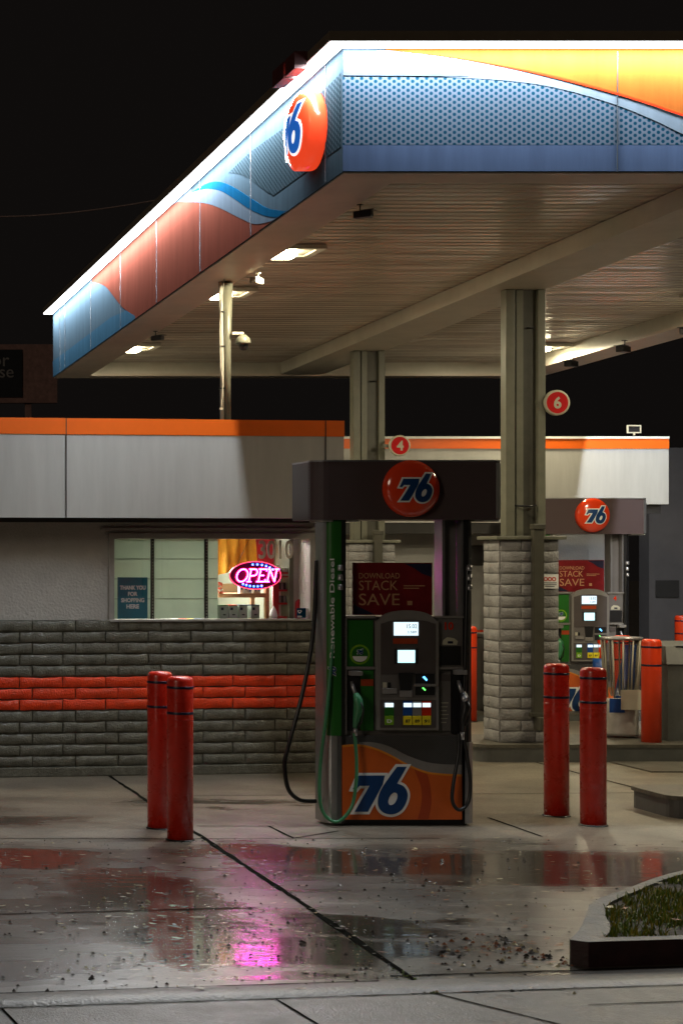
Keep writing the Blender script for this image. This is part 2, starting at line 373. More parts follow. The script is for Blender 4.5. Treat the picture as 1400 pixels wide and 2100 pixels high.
# numeral logo, drawn in photo-crop units then scaled to height 1
def _L():
    sc = lambda p: ((p[0]-512)/262., -(p[1]-1842)/262.)
    seven = [sc(p) for p in [(398,1763),(538,1763),(526,1812),(447,1958),(376,1958),(456,1818),(402,1818),(384,1838),(366,1836)]]
    six = [(655,1716),(604,1716)] + [tuple(v) for v in spline([(604,1716),(560,1775),(520,1835),(502,1885),(504,1930),(530,1962),(575,1972),(620,1955),(650,1912),(660,1862),(640,1822),(604,1806)], 5)][1:] + [(612,1790)]
    hole = [tuple(v) for v in spline([(586,1855),(604,1862),(604,1888),(588,1915),(566,1922),(556,1905),(564,1875)], 4, True)]
    return seven, [sc(p) for p in six], [sc(p) for p in hole]
SEVEN, SIX, HOLE = _L()
def logo(h, fmap, parent, names=('logo_outline', 'logo_numerals'), sub=0, white=None, blue=None):
    S = lambda lp, k=0: [(u*h, v*h) for u, v in (offset_loop(lp, k) if k else lp)]
    o = .055
    hole_in = [(u*.72+HOLE[0][0]*0+(-.72+1)*.26, v) for u, v in HOLE]
    mb = fill([S(SEVEN, o)], .002, fmap, sub=sub); fill([S(SIX, o)], .002, lambda u, v, w: fmap(u, v, w+.0005), mb, sub)
    mb.build(names[0], white or M['white'], parent)
    mb = fill([S(SEVEN)], .0025, lambda u, v, w: fmap(u, v, w+.0026), None, sub); fill([S(SIX), S(HOLE)], .0025, lambda u, v, w: fmap(u, v, w+.0026), mb, sub)
    mb.build(names[1], blue or M['blue76'], parent)

# ================================================================== GROUND
def quad(u0, u1, v0, v1, z, n=1): return [(u0,v0,z),(u1,v0,z),(u1,v1,z),(u0,v1,z)]
g = MB().add([(-60,-20,0),(80,-20,0),(80,140,0),(-60,140,0)], [(0,1,2,3)])
tag(g.build('ground', M['concrete'], normals=False), kind='structure')
SA = math.radians(7.4); SO = Vector((1.12, 7.76, 0)); SU = Vector((math.cos(SA), math.sin(SA), 0)); SV = Vector((-math.sin(SA), math.cos(SA), 0))
def st(s, d, z=0): return SO + SU*s + SV*d + Vector((0, 0, z))
def strip(mb, a, b, w, z):
    a, b = Vector(a), Vector(b); t = (b-a).normalized(); n = Vector((-t.y, t.x, 0))*w/2
    # irregular edges: cut into short pieces
    k = max(2, int((b-a).length/.12)); L_ = []; R_ = []
    for i in range(k+1):
        c = a.lerp(b, i/k); j = random.uniform(.65, 1.35); j2 = random.uniform(.65, 1.35)
        L_.append(c+n*j); R_.append(c-n*j2)
    vs = [(*v.xy, z) for v in L_+R_]; mb.add(vs, [(i, i+1, k+2+i, k+1+i) for i in range(k)])
jb = MB()
strip(jb, (3.30, 16.1, 0), (3.20, 10.2, 0), .036, .003)
strip(jb, (3.20, 10.2, 0), (3.14, 8.08, 0), .038, .003)
strip(jb, st(-4, 1.97), st(2.07, 1.97), .016, .0034)
strip(jb, st(-4, .25), st(1.9, .25), .014, .0034)
strip(jb, st(2.0, .33), st(5, .33), .016, .0034)
strip(jb, (-1, 12.42, 0), (3.3, 12.40, 0), .014, .0034)
strip(jb, (3.33, 12.98, 0), (3.9, 12.98, 0), .014, .0034)
strip(jb, (3.86, 12.98, 0), (3.87, 12.42, 0), .02, .0034); strip(jb, (3.87, 12.42, 0), (4.3, 12.75, 0), .014, .0038)
strip(jb, (3.2, 12.4, 0), (4.9, 12.42, 0), .012, .0034)
strip(jb, (7.64, 17.0, 0), (7.66, 14.1, 0), .02, .003); strip(jb, (5.66, 13.4, 0), (5.66, 12.5, 0), .02, .003)
strip(jb, (3.3, 14.6, 0), (7.6, 14.8, 0), .012, .0034)
strip(jb, (2.05, 15.6, 0), (3.25, 13.0, 0), .0, .003)
tag(jb.build('pavement_joints', M['joint'], normals=False), kind='structure')
sw = MB()
a, b, c, d = st(-8, 0), st(14, 0), st(14, -6), st(-8, -6)
sw.add([(*a.xy, .004), (*b.xy, .004), (*c.xy, .004), (*d.xy, .004)], [(3, 2, 1, 0)])
tag(sw.build('sidewalk', M['sidewalk'], normals=False), kind='structure')
gl = MB()   # the rolled lip between driveway and sidewalk
n = 60
vs = []
for i in range(n+1):
    s = -8 + 22*i/n
    for d_, z in ((0, .002), (.03, .016), (.12, .014), (.21, .010), (.235, .001)): vs.append(st(s, d_+.0, z + .002*math.sin(s*3.1)))
gl.add(vs, [(i*5+k, i*5+k+1, i*5+k+6, i*5+k+5) for i in range(n) for k in range(4)], True)
tag(gl.build('gutter', M['kerbc']), kind='structure')
j2 = MB()
for s in (.98-1.06, 1.3, 2.72): pass
strip(j2, st(.0, -.03), st(-.02, -1.2), .012, .0075); strip(j2, st(1.27, -.03), st(1.25, -1.2), .012, .0075); strip(j2, st(2.02, .0), st(2.42, -.9), .014, .0075)
strip(j2, st(-8, -.02), st(14, -.02), .012, .0072)
strip(j2, st(2.6, -.3), st(9, -.3), .01, .0075)
tag(j2.build('sidewalk_joints', M['joint'], normals=False), kind='structure')

# ================================================================== CANOPY
XL, XR, YN, YFAR = 4.232, 10.87, 12.46, 24.2
zb = lambda y: 4.727 - .0227*(y-YN)
zt = lambda y: zb(y) + .882
can = root('fuel_canopy', ((XL+XR)/2, (YN+YFAR)/2, 0), 'large fuel station canopy with glowing white edge lighting and blue grey and orange fascia', 'canopy')
CO = Vector(can.location)
def cbuild(mb, name, m, smooth=False):
    mb.v = [tuple(Vector(v)-CO) for v in mb.v]; o = mb.build(name, m, can); return o
class CM(MB):   # boxes that follow the canopy's slope; z given relative to zb
    def sbox(s, x0, x1, y0, y1, z0, z1):
        s.add([(x0,y0,zb(y0)+z0),(x1,y0,zb(y0)+z0),(x1,y1,zb(y1)+z0),(x0,y1,zb(y1)+z0),(x0,y0,zb(y0)+z1),(x1,y0,zb(y0)+z1),(x1,y1,zb(y1)+z1),(x0,y1,zb(y1)+z1)],
              [(0,3,2,1),(4,5,6,7),(0,1,5,4),(1,2,6,5),(2,3,7,6),(3,0,4,7)]); return s
T = .05
cbuild(CM().sbox(XL, XR, YN, YN+T, 0, .882), 'front_fascia', M['fascia'])
cbuild(CM().sbox(XL, XL+T, YN+T, YFAR, 0, .882), 'side_fascia', M['fascia'])
cbuild(CM().sbox(XR-T, XR, YN+T, YFAR, 0, .882), 'side_fascia', M['fascia'])
cbuild(CM().sbox(XL+T, XR-T, YFAR-T, YFAR, 0.001, .882), 'rear_fascia', M['fascia'])
BW = .45
s_ = CM()
s_.sbox(XL+.01, XL+BW, YN+.01, YFAR-.01, -.012, .02).sbox(XR-BW, XR-.01, YN+.01, YFAR-.01, -.012, .02)
s_.sbox(XL+BW, XR-BW, YN+.01, YN+.30, -.012, .02).sbox(XL+BW, XR-BW, YFAR-BW*.6, YFAR-.01, -.012, .02)
cbuild(s_, 'soffit_border', M['soffit'])
s_ = CM()
s_.sbox(XL+BW-.02, XL+BW-.002, YN+.3, YFAR-.28, .02, .19).sbox(XR-BW+.002, XR-BW+.02, YN+.3, YFAR-.28, .02, .19)
s_.sbox(XL+BW, XR-BW, YN+.28, YN+.298, .02, .19).sbox(XL+BW, XR-BW, YFAR-BW*.6+.0, YFAR-BW*.6+.018, .02, .19)
cbuild(s_, 'border_return', M['gutter'])
# corrugated deck, ribs running across
dk = MB(); y = YN+.3; ys = []
while y < YFAR-.28:
    for dy, dz in ((0, .17), (.085, .17), (.10, .178), (.122, .178), (.137, .17)): ys.append((y+dy, zb(y+dy)+dz))
    y += .14
nx = 10; vs = []
for (yy, zz) in ys:
    if ys.index((yy, zz)) % 5 == 0: tl = random.uniform(-.0035, .0035)
    zz += tl if ys.index((yy, zz)) % 5 == 1 else 0
    for k in range(nx+1): vs.append((XL+BW + (XR-XL-2*BW)*k/nx, yy, zz + .0022*math.sin(k*2.1+yy*1.7) + random.uniform(-.0012, .0012)))
dk.add(vs, [(i*(nx+1)+k, i*(nx+1)+k+1, (i+1)*(nx+1)+k+1, (i+1)*(nx+1)+k) for i in range(len(ys)-1) for k in range(nx)])
deckm = mat('deck_paint', (.56, .49, .42), .18, var=.26, vscale=1.2, stretch=(.5, 5, 1), rvar=.06)
cbuild(dk, 'ceiling_deck', deckm)
cbuild(CM().sbox(7.27, 7.85, YN+.31, YFAR-.3, .005, .165), 'centre_beam', M['gutter'])
cbuild(CM().sbox(XL-.0, XR, YN, YFAR, .884, .90), 'roof_deck', M['capm'])
# protruding cap with the light strip under it
LP = .14
cbuild(CM().sbox(XL-LP, XR+LP, YN-LP, YN, .885, .955).sbox(XL-LP, XL, YN, YFAR+.02, .885, .955).sbox(XR, XR+LP, YN, YFAR+.02, .885, .955), 'roof_cap', M['capm'])
led = CM().sbox(XL-.13, XR+.13, YN-.13, YN-.012, .872, .884); cbuild(led, 'light_strip', M['led'])
led = CM().sbox(XL-.13, XL-.012, YN-.011, YFAR, .872, .884); cbuild(led, 'light_strip', M['led'])
led = CM().sbox(XR+.012, XR+.13, YN-.011, YFAR, .872, .884); cbuild(led, 'light_strip', M['led'])
def strip_lamp(name, x, y, sx, sy, w, tilt, parent=can):      # the light the LED strips give off
    l = bpy.data.lights.new(name, 'AREA'); l.shape = 'RECTANGLE'; l.size = sx; l.size_y = sy; l.energy = w; l.color = (.90, .95, 1.0)
    o = bpy.data.objects.new(name, l); COL.objects.link(o); o.parent = parent
    o.location = Vector((x, y, zb(y)+.866)) - CO; o.rotation_euler = (tilt, 0, 0); return o
tl_ = -math.atan(.0227); LW = 235*math.pi*.045
strip_lamp('strip_light', (XL+XR)/2, YN-.1075, XR-XL+.2, .045, LW*(XR-XL), 0)
strip_lamp('strip_light', XL-.1075, (YN+YFAR)/2, .045, YFAR-YN, LW*(YFAR-YN), tl_)
strip_lamp('strip_light', XR+.1075, (YN+YFAR)/2, .045, YFAR-YN, LW*(YFAR-YN), tl_)
# --- graphics on the side fascia
def sd(px, py):
    p = (px - CX)/XL; Y = F/p; return (Y, EYE + (CY-py)/p)
def c3(*pts): return [sd(x/1.9444, y/1.9444+80) for x, y in pts]
def side_map(w0): return lambda u, v, w: (XL - w0 - w, u, v)
def clampz(pts):    # keep the graphic inside the fascia
    return [(u, min(max(v, zb(u)+.004), zt(u)-.004)) for u, v in pts if True]
def sgraphic(name, m, pts, w0, t=.002):
    cbuild(fill([clampz([tuple(q) for q in pts])], t, side_map(w0)), name, m)
def sp2(pts, n=6): return [tuple(v) for v in spline(pts, n)]
bot = lambda y0, y1, n=8: [(y0+(y1-y0)*i/n, zb(y0+(y1-y0)*i/n)) for i in range(n+1)]
top = lambda y0, y1, n=8: [(y0+(y1-y0)*i/n, zt(y0+(y1-y0)*i/n)) for i in range(n+1)]
hatch = [sd(699,150), sd(597,252), sd(514,311), sd(468,355)] + sp2([sd(468,355), sd(490,357), sd(514,368), sd(538,386), sd(561,401)])[1:] + [sd(699,301)]
hatch = [(max(YN+.004, u), v) for u, v in hatch]
sgraphic('dotted_panel', M['dotss'], hatch, 0)
ob_up = c3((1100,722),(1020,738),(960,715),(880,675),(820,655),(760,650),(715,648))
ob_left = c3((540,1105),(490,1070),(450,1020),(420,985),(385,972),(368,970))
yA = ob_up[-1][0]; yB = ob_left[-1][0]
orange = sp2(ob_up) + top(yA, yB) + sp2(ob_left[::-1]) + bot(ob_left[0][0], ob_up[0][0])
sgraphic('orange_panel', M['fbrick'], orange, 0)
lo = c3((1110,712),(1060,705),(1000,680),(940,640),(880,605),(820,598),(765,612))
hi = c3((1145,687),(1070,675),(1010,640),(940,595),(880,570),(830,575),(765,612))
sgraphic('blue_swoosh', M['fblue'], sp2(hi) + sp2(lo[::-1]), .0025)
pale = sp2(lo) + top(lo[-1][0], ob_up[-1][0]+.3, 3) + sp2([(u, v+.0) for u, v in ob_up[::-1]])
sgraphic('pale_swoosh', M['fwhite'], pale, .0012)
teal = c3((212,1285),(365,1170),(440,1112),(505,1082),(540,1105)) + bot(ob_left[0][0], YFAR-.02)
sgraphic('teal_panel', M['fteal'], teal, .0006)
sm = MB()
for px in (668, 515, 411, 322, 248, 187, 134, 124):
    u = F/((px-CX)/XL)
    if u < YN+.05 or u > YFAR-.05: continue
    cbuild(MB().box(XL-.006, XL, u-.005, u+.005, zb(u)+.01, zt(u)-.02), 'panel_seam', M['seam'])
# --- graphics on the front fascia
def fr(px, py): p = F/YN; return ((px-CX)/p, EYE+(CY-py)/p)
def fmapf(w0): return lambda u, v, w: (u, YN-w0-w, v + 0)
def fgraphic(name, m, pts, w0): cbuild(fill([[(min(u, XR-.01), min(max(v, zb(YN)+.004), zt(YN)-.004)) for u, v in pts]], .002, fmapf(w0)), name, m)
redc = sp2([fr(790,103), fr(900,114), fr(990,127), fr(1090,146), fr(1166,164), fr(1262,190), fr(1342,215), fr(1400,235), fr(1700,330), fr(1780,352)])
redc2 = [(u, v-.016*min(1, i/20)) for i, (u, v) in enumerate(redc)]
dotc = sp2([fr(820,157), fr(955,160), fr(1078,170), fr(1166,187), fr(1260,215), fr(1342,248), fr(1400,276), fr(1460,297)])
zl = fr(0, 297)[1]; zd = fr(0, 155)[1]
fgraphic('lower_band', M['lower'], [(XL, zb(YN)), (XR, zb(YN)), (XR, zl), (XL, zl)], 0)
fgraphic('dotted_panel', M['dotsf'], [(XL, zl), (dotc[-1][0], zl)] + dotc[::-1] + [(XL, zd)], .0005)
fgraphic('grey_swoosh', M['fgrey'], [fr(880,157)] + dotc[::-1][::-1][6:] + [(dotc[-1][0]+.9, zb(YN)), redc[-1]] + redc[::-1] + [fr(700,99)] + [fr(840,128)], .003)
fgraphic('white_panel', M['fwhite'], [(XL, zd), fr(960,157), fr(880,140), fr(800,118), fr(760,99), (XL, zt(YN))], .0055)
fgraphic('red_edge', M['fred'], redc + redc2[::-1], .008)
fgraphic('orange_panel', M['forange'], redc + [(XR, zb(YN)), (XR, zt(YN)), (redc[0][0], zt(YN))], .0055)
sm = MB()
for px in (1264, 1830): u = fr(px, 0)[0]; cbuild(MB().box(u-.003, u+.003, YN-.010, YN, zb(YN), zt(YN)-.03), 'panel_seam', M['seam'])

# ball sign on the side fascia near the corner
bs = root('round_logo_sign', (XL, 13.07, 5.16), 'glowing round red numeral sign on the side fascia beside the canopy corner', 'sign')
MB().lathe([(.285, 0), (.29, -.02), (.29, -.125), (.27, -.14), (.24, -.158), (.18, -.178), (.10, -.19), (0.0, -.194)], axis='x', n=48).build('sign_drum', M['ballg'], bs)
def dome(r): return -.194 + .036*(r/.24)**2*1.0
logo(.36, lambda u, v, w: (dome(math.hypot(u, v)) - .002 - w, -u, v), bs, sub=2, white=mat('lit_white', (.8, .8, .8), .3, var=0, emit=(1, .97, .95), estr=.75), blue=mat('lit_blue', (.01, .06, .25), .3, var=0, emit=(.01, .09, .38), estr=.8))
hd = MB().box(-.235, -.145, -.27, -.05, .395, .52).box(-.235, -.145, .0, .27, .395, .52)
hd.build('hood', M['brick'], bs)
# recessed ceiling lights
def ceiling_light(x, y, label, lit=True, k=.26):
    z = zb(y)+.165
    r = root('ceiling_light', (x, y, z), label, 'light', 'canopy ceiling lights')
    fb = MB()
    fb.box(-k+.07, k-.07, -k+.07, k-.07, -.02, -.004)
    for (a, b, c, d) in ((-k, k, -k, -k+.07), (-k, k, k-.07, k), (-k, -k+.07, -k+.07, k-.07), (k-.07, k, -k+.07, k-.07)): fb.box(a, b, c, d, -.035, 0)
    fb.build('frame', M['gutter'], r)
    l = bpy.data.lights.new('lamp_light', 'AREA'); l.shape = 'RECTANGLE'; l.size = .24; l.size_y = .22; l.energy = 56; l.color = (1.0, .88, .60)
    lo_ = bpy.data.objects.new('lamp_light', l); COL.objects.link(lo_); lo_.parent = r; lo_.location = (-.02, 0, -.079)
    box('lens', M['lamp'] if lit else M['gutter'], r, -.14, .04, -.11, .11, -.075, -.005, c=.008)
    return r
ceiling_light(4.98, 16.1, 'lit square ceiling light nearest the camera along the left edge of the canopy')
ceiling_light(5.0, 18.3, 'lit ceiling light partly hidden behind the roof pole')
ceiling_light(4.95, 22.3, 'lit ceiling light in the far left corner of the canopy')
ceiling_light(10.12, 18.3, 'lit ceiling light just outside the right frame edge')
ceiling_light(10.12, 13.7, 'unseen ceiling light added at the near right to brighten the store fascia')  # extra lamp added out of view, lights store fascia and pump
ceiling_light(10.12, 16.1, 'lit ceiling light at the near right of the canopy')
ceiling_light(10.12, 22.3, 'lit ceiling light beyond the front column in the far right corner')

# small cameras / floodlights hung under the soffit
def soffit_cam(x, y, rz, label, m=None, name='floodlight', tilt=.5):
    z = zb(y) - .012
    r = root(name, (x, y, z), label, 'floodlight', 'floodlights under the canopy', rz=rz)
    MB().box(-.03, .03, -.03, .03, -.01, 0).tube([(0, 0, -.01), (0, 0, -.07), (0, -.03, -.09)], .010).build('bracket', m or M['blackp'], r)
    h = MB(); h.box(-.055, .055, -.15, .07, -.17, -.085, c=.012)
    o = h.build('housing', m or M['blackp'], r)
    v = MB().box(-.065, .065, -.19, -.02, -.088, -.080); v.build('visor', m or M['blackp'], r)
    r.scale = (.62, .62, .62) if x < 8 else (.85, .85, .85)
    return r
soffit_cam(4.70, 13.45, .9, 'black floodlight under the canopy nearest the front corner')
soffit_cam(4.75, 16.3, -.8, 'pale floodlight hanging just below the nearest lit ceiling light', M['gutter'])
soffit_cam(4.64, 19.9, .78, 'black floodlight left of the roof pole near the far left light')
soffit_cam(10.30, 21.9, -.9, 'black floodlight silhouetted against the glowing far right light')
soffit_cam(10.30, 20.6, -.9, 'black floodlight right of the glow, second of the right hand row')
soffit_cam(10.30, 19.2, -.9, 'black floodlight at the right frame edge under the canopy')

# ================================================================== SUPPORT COLUMNS
def block_face(mb, x0, x1, z0, z1, y, depth=.018, nx=5, nz=3, jit=.006, inset=.004, axis='y', sgn=-1, bulge=.003):
    vs = []
    a0, a1, c0, c1 = x0+inset, x1-inset, z0+inset, z1-inset
    ph = random.uniform(0, 9)
    sag = random.uniform(.0, .006)
    for k in range(nz+1):
        for i in range(nx+1):
            u, v = i/nx, k/nz
            e = 1 if 0 < i < nx and 0 < k < nz else 0
            off = e*(bulge + random.uniform(-jit, jit)) if e else -.28*depth
            if 0 < i < nx: u = .04 + .92*(i-1)/max(1, nx-2)
            if 0 < k < nz: v = .12 + .76*(k-1)/max(1, nz-2)
            uu = a0+(a1-a0)*u + (random.uniform(-.003, .003)); vv = c0+(c1-c0)*v + random.uniform(-.004, .004) - (sag*math.sin(math.pi*u) if k == nz else 0)
            q = y + sgn*(depth+off)
            vs.append((uu, q, vv) if axis == 'y' else (q, uu, vv))
    m = (nx+1)*(nz+1)
    ring = [i for i in range(nx+1)] + [k*(nx+1)+nx for k in range(1, nz+1)] + [nz*(nx+1)+i for i in range(nx-1, -1, -1)] + [k*(nx+1) for k in range(nz-1, 0, -1)]
    fs = [(k*(nx+1)+i, k*(nx+1)+i+1, (k+1)*(nx+1)+i+1, (k+1)*(nx+1)+i) for k in range(nz) for i in range(nx)]
    back = []
    for r in ring:
        q = vs[r]; back.append((q[0], y, q[2]) if axis == 'y' else (y, q[1], q[2]))
    n_ = len(ring); rim = [vs[i] for i in ring]
    mb.add(vs, fs, True)
    mb.add(rim+back, [(i, (i+1) % n_, n_+(i+1) % n_, n_+i) for i in range(n_)], False)
def column(x, y, label, num, num_label, right=True):
    r = root('support_column', (x, y, .17), label, 'column', 'canopy support columns')
    H = zb(y) + .01 - .17; ph = 2.02 - .03; hw = .285; dp = .36
    pb = MB(); pb.cur = 0; pb.box(-hw, hw, -dp/2, dp/2, 0, ph)
    nc = 18; ch = ph/nc
    for c in range(nc):
        z0 = c*ch; off = 0 if c % 2 else .14
        xs = [-hw]; q = -hw + (.20 if c % 2 else .34)
        while q < hw-.06: xs.append(q); q += .36
        xs.append(hw)
        for a, b in zip(xs, xs[1:]): block_face(pb, a, b, z0, z0+ch, -dp/2, .014, 5, 4, .0015, inset=.0045)
        for a, b in (((-dp/2, .05), (.05, dp/2)) if c % 2 else ((-dp/2, dp/2),)):
            block_face(pb, a, b, z0, z0+ch, -hw, .012, 4, 4, .0015, axis='x', sgn=-1)
    pb.build('pier', M['stone'], r)
    MB().box(-hw-.055, hw+.055, -dp/2-.06, dp/2+.06, ph, ph+.035, c=.006).build('pier_cap', M['column'], r)
    z0 = ph+.036
    sb = MB(); w = .218
    sb.box(-.205, -.115, -.13, .0, z0, H, c=.008).box(.105, .185, -.13, .0, z0, H, c=.008); sb.build('flange', M['column'], r)
    box('web', M['columnd'], r, -.114, .104, -.085, -.01, z0, H)
    MB().box(-.098, -.03, -.115, -.086, z0, H).build('conduit', M['column'], r)
    cp = MB().box(-.0, .10, -dp/2-.105, -dp/2-.035, .28, ph+.14, c=.006).box(-.01, .11, -dp/2-.115, -dp/2-.03, ph+.10, ph+.15, c=.005)
    cp.box(-.02, .12, -dp/2-.11, -dp/2-.03, .26, .30, c=.005).build('downspout', M['columnd'], r)
    MB().box(.02, .13, -dp/2-.20, -dp/2-.04, .13, .26, c=.01).build('downspout_shoe', M['columnd'], r)
    s = MB(); s.tube([(-w+.10, -.12, z0+.30), (0, -.175, z0+.29), (w-.13, -.13, z0+.30)], .010); s.tube([(0, -.11, H-.38), (.08, -.11, H-.38)], .008); s.build('strap', M['blackp'], r)
    return r
col1 = column(7.67, 17.39, 'near canopy column on a painted stone block pier', None, None)
col2 = column(7.66, 21.7, 'far canopy column behind the nearer pump', None, None)
def number_sign(x, y, z, n_, label, rad=.125, face=M['redpanel'], mirror=False):
    r = root('number_sign', (x, y, z), label, 'sign', 'round pump number signs')
    MB().lathe([(rad, .02), (rad, -.015), (rad-.012, -.02)], axis='y', n=36).build('disc', M['card'], r)
    fill([disc(0, 0, rad*.84)], .002, front(0, -.0205)).build('red_face', M['signred'], r)
    text(n_, rad*.95, front(0, -.0235), bold=.03).build('numeral', M['card'], r)
    box('arm', M['column'], r, -rad-.06, -rad+.03, .021, .05, -.02, .02)
number_sign(7.955, 17.25, EYE+(CY-826)/208.7, '6', 'round red pump number sign on the near column reading 6')
number_sign(7.60+.357, 21.4, EYE+(CY-915)/167.5, '4', 'round red pump number sign on the far column reading 4', .128)
r = root('number_sign', (7.60-.28, 21.9, EYE+(CY-915)/165), 'round sign edge-on left of the far column beside the orange roof stripe', 'sign', rz=math.radians(35))
MB().lathe([(.13, .02), (.13, -.015)], axis='y', n=32).build('disc', M['card'], r); fill([disc(0, 0, .118)], .002, front(0, -.0205)).build('red_face', M['signred'], r)
# warning card on the near pier
r = root('warning_card', (7.67+.10, 17.39-.18-.032, 1.90), 'small white warning card with red circles on the stone pier', 'sign')
z0 = EYE+(CY-1192)/209-1.90
MB().box(-.0, .17, -.004, .0, z0-.07, z0+.07).build('card_face', M['white'], r)
mk = MB()
for i in range(3): fill([disc(.045+.04*i, z0+.022, .02), disc(.045+.04*i, z0+.022, .013)], .002, front(0, -.0042), mk)
mk.build('red_marks', M['fred'], r)
mk = MB()
for i, w in enumerate((.13, .13, .09)): mk.box(.085-w/2, .085+w/2, -.006, -.0042, z0-.018-.018*i, z0-.012-.018*i)
mk.build('small_print', M['blackp'], r)
# islands under the columns
def island(x0, x1, y0, y1, h, label, group=None):
    r = root('pump_island', ((x0+x1)/2, (y0+y1)/2, 0), label, 'kerb island', group)
    a, b = (x1-x0)/2, (y1-y0)/2
    rr = .12; pts = []
    for cx_, cy_, a0 in ((a-rr, b-rr, 0), (-a+rr, b-rr, 90), (-a+rr, -b+rr, 180), (a-rr, -b+rr, 270)):
        for k in range(6): q = math.radians(a0+18*k); pts.append((cx_+rr*math.cos(q), cy_+rr*math.sin(q)))
    MB().prism(pts, 0, h-.03).build('kerb_face', M['bin'], r)
    sc = 1.01
    MB().prism([(x*sc, y*sc) for x, y in pts], h-.03, h).build('top_slab', M['kerbc'], r)
    return r
island(7.1, 10.9, 17.02, 18.0, .17, 'low concrete island under the near column and pier')
island(6.6, 12.4, 21.25, 22.2, .10, 'low concrete island under the far column and far pump')
island(7.05, 11.5, 13.35, 14.05, .17, 'low kerb island at the right edge with rusty marks on top')
p_ = MB()   # thin raised pad for the bins
p_.box(8.35, 12.2, 16.2, 16.98, 0, .012); tag(p_.build('bin_pad', M['kerbc']), kind='structure')

# ================================================================== STORE (left building)
A_ = math.radians(6.9); O_ = Vector((2.296, 15.89, 0))
cu_, su_ = math.cos(A_), math.sin(A_)
def stw(s, d, z=0): return Vector((O_.x + s*cu_ - d*su_, O_.y + s*su_ + d*cu_, z))
def s_of(px, d=0):
    k = (px-CX)/F; ox, oy = O_.x - d*su_, O_.y + d*cu_
    return (k*oy - ox)/(cu_ - k*su_)
def z_of(px, py, d=0):
    w = stw(s_of(px, d), d); return EYE + (CY-py)*w.y/F
store = root('convenience_store', O_, 'long low convenience store with orange roof stripe, dark block base and lit window', 'building', rz=A_)
S0, S1 = -4.0, s_of(668)
zs = z_of(300, 1271); zf = .085; ze = z_of(300, 1072); 
w0, w1 = s_of(235), s_of(636); wz0, wz1 = z_of(400, 1270), z_of(400, 1105)
DEP = 5.0
# block base
bb = MB(); nC = 13; ch = (zs-zf)/nC; L_ = .402
bb.box(S0, S1, .0, .25, 0, zs-.002)
for c in range(nC):
    z1_ = zs - c*ch; z0_ = z1_-ch; bb.cur = 1 if 5 <= c <= 7 else 0
    q = s_of(66 if c % 2 == 0 else 40) - 14*L_ + (.0 if c % 2 == 0 else .0)
    while q < S1:
        a, b = max(q, S0), min(q+L_, S1)
        if b-a > .04 and b > S0: block_face(bb, a, b, z0_, z1_, 0, .018+random.uniform(0, .006), 8, 4, .0045, inset=.005)
        q += L_
bb.build('block_base', [M['slump'], M['slumpr']], store)
box('footing', M['slump'], store, S0, S1+.02, -.06, .0, 0, zf, c=.01)
wl = MB()
wl.box(S0, w0, .03, .25, zs, ze+.1).box(w1, S1, .03, .25, zs, ze+.1).box(w0, w1, .03, .25, wz1, ze+.1)
wl.box(S0, S0+.2, .25, DEP, 0, ze+.1).box(S1-.2, S1, .251, DEP, 0, ze+.1).box(S0+.2, S1-.2, DEP-.2, DEP, 0, ze+.1)
wl.build('wall', M['stucco'], store)
sf = MB(); FD = -.32
zfb = z_of(300, 1062, FD); zft = z_of(300, 859, FD); zor = z_of(300, 892, FD)
f1 = s_of(705, FD)
sf.box(S0-.3, f1, FD, FD+.06, zfb, zor).box(f1-.06, f1, FD+.06, DEP, zfb+.001, zor)
sf.build('fascia_panel', M['panelw'], store)
sf = MB().box(S0-.3, f1+.002, FD-.006, FD+.07, zor, zft).box(f1-.06, f1+.002, FD+.07, DEP, zor, zft); sf.build('orange_stripe', M['orange'], store)
sj = MB(); q = s_of(136, FD); 
for s in (q, q-3.0, s_of(667, FD)+.0): box('panel_joint', M['eave'], store, s-.004, s+.004, FD-.008, FD+.01, zfb, zft-.001)
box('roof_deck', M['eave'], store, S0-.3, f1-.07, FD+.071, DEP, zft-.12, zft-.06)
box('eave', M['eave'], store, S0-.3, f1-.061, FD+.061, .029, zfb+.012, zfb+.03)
box('eave_shadow_strip', M['eave'], store, S0, S1, -.02, .03, zfb-.035, zfb+.012)  # dark strip stands in for the shadow below the fascia
# window
wf = MB(); t = .05
wf.box(w0-t, w1+t, -.0, .03, wz1, wz1+t).box(w0-t, w0, 0, .03, wz0-.0, wz1).box(w1, w1+t, 0, .03, wz0, wz1).box(w0-t, w1+t, -.04, .029, wz0-.018, wz0)
win = wf.build('window', M['winframe'], store)
g_ = MB().box(w0, w1, .05, .056, wz0, wz1); g_.build('pane', M['glass'], win)
box('window_header', M['winframe'], store, w0-.12, w1+.12, .0, .03, wz1+.08, wz1+.10)
# slatwall back closing the left two thirds of the window
sx = s_of(448, .17)
sl = MB(); zz = [wz0 + (wz1-wz0)*k/4 for k in range(5)]
for a, b in zip(zz, zz[1:]): sl.add([(w0+.002, .18, a+.0015), (sx, .18, a+.0015), (sx, .18, b-.0015), (w0+.002, .18, b-.0015)], [(0, 1, 2, 3)])
nt = M['slat'].node_tree; pb_ = nt.nodes['Principled BSDF']; tr_ = nt.nodes.new('ShaderNodeBsdfTranslucent'); tr_.inputs[0].default_value = (.62, .80, .58, 1)
ms_ = nt.nodes.new('ShaderNodeMixShader'); ms_.inputs[0].default_value = .055; nt.links.new(pb_.outputs[0], ms_.inputs[1]); nt.links.new(tr_.outputs[0], ms_.inputs[2]); nt.links.new(ms_.outputs[0], nt.nodes['Material Output'].inputs[0])
panel = sl.build('slat_panel', M['slat'], store)
gv = MB()
for a in zz[1:-1]: gv.box(w0+.002, sx, .181, .185, a-.003, a+.003)
gv.build('slat_groove', M['groove'], store)
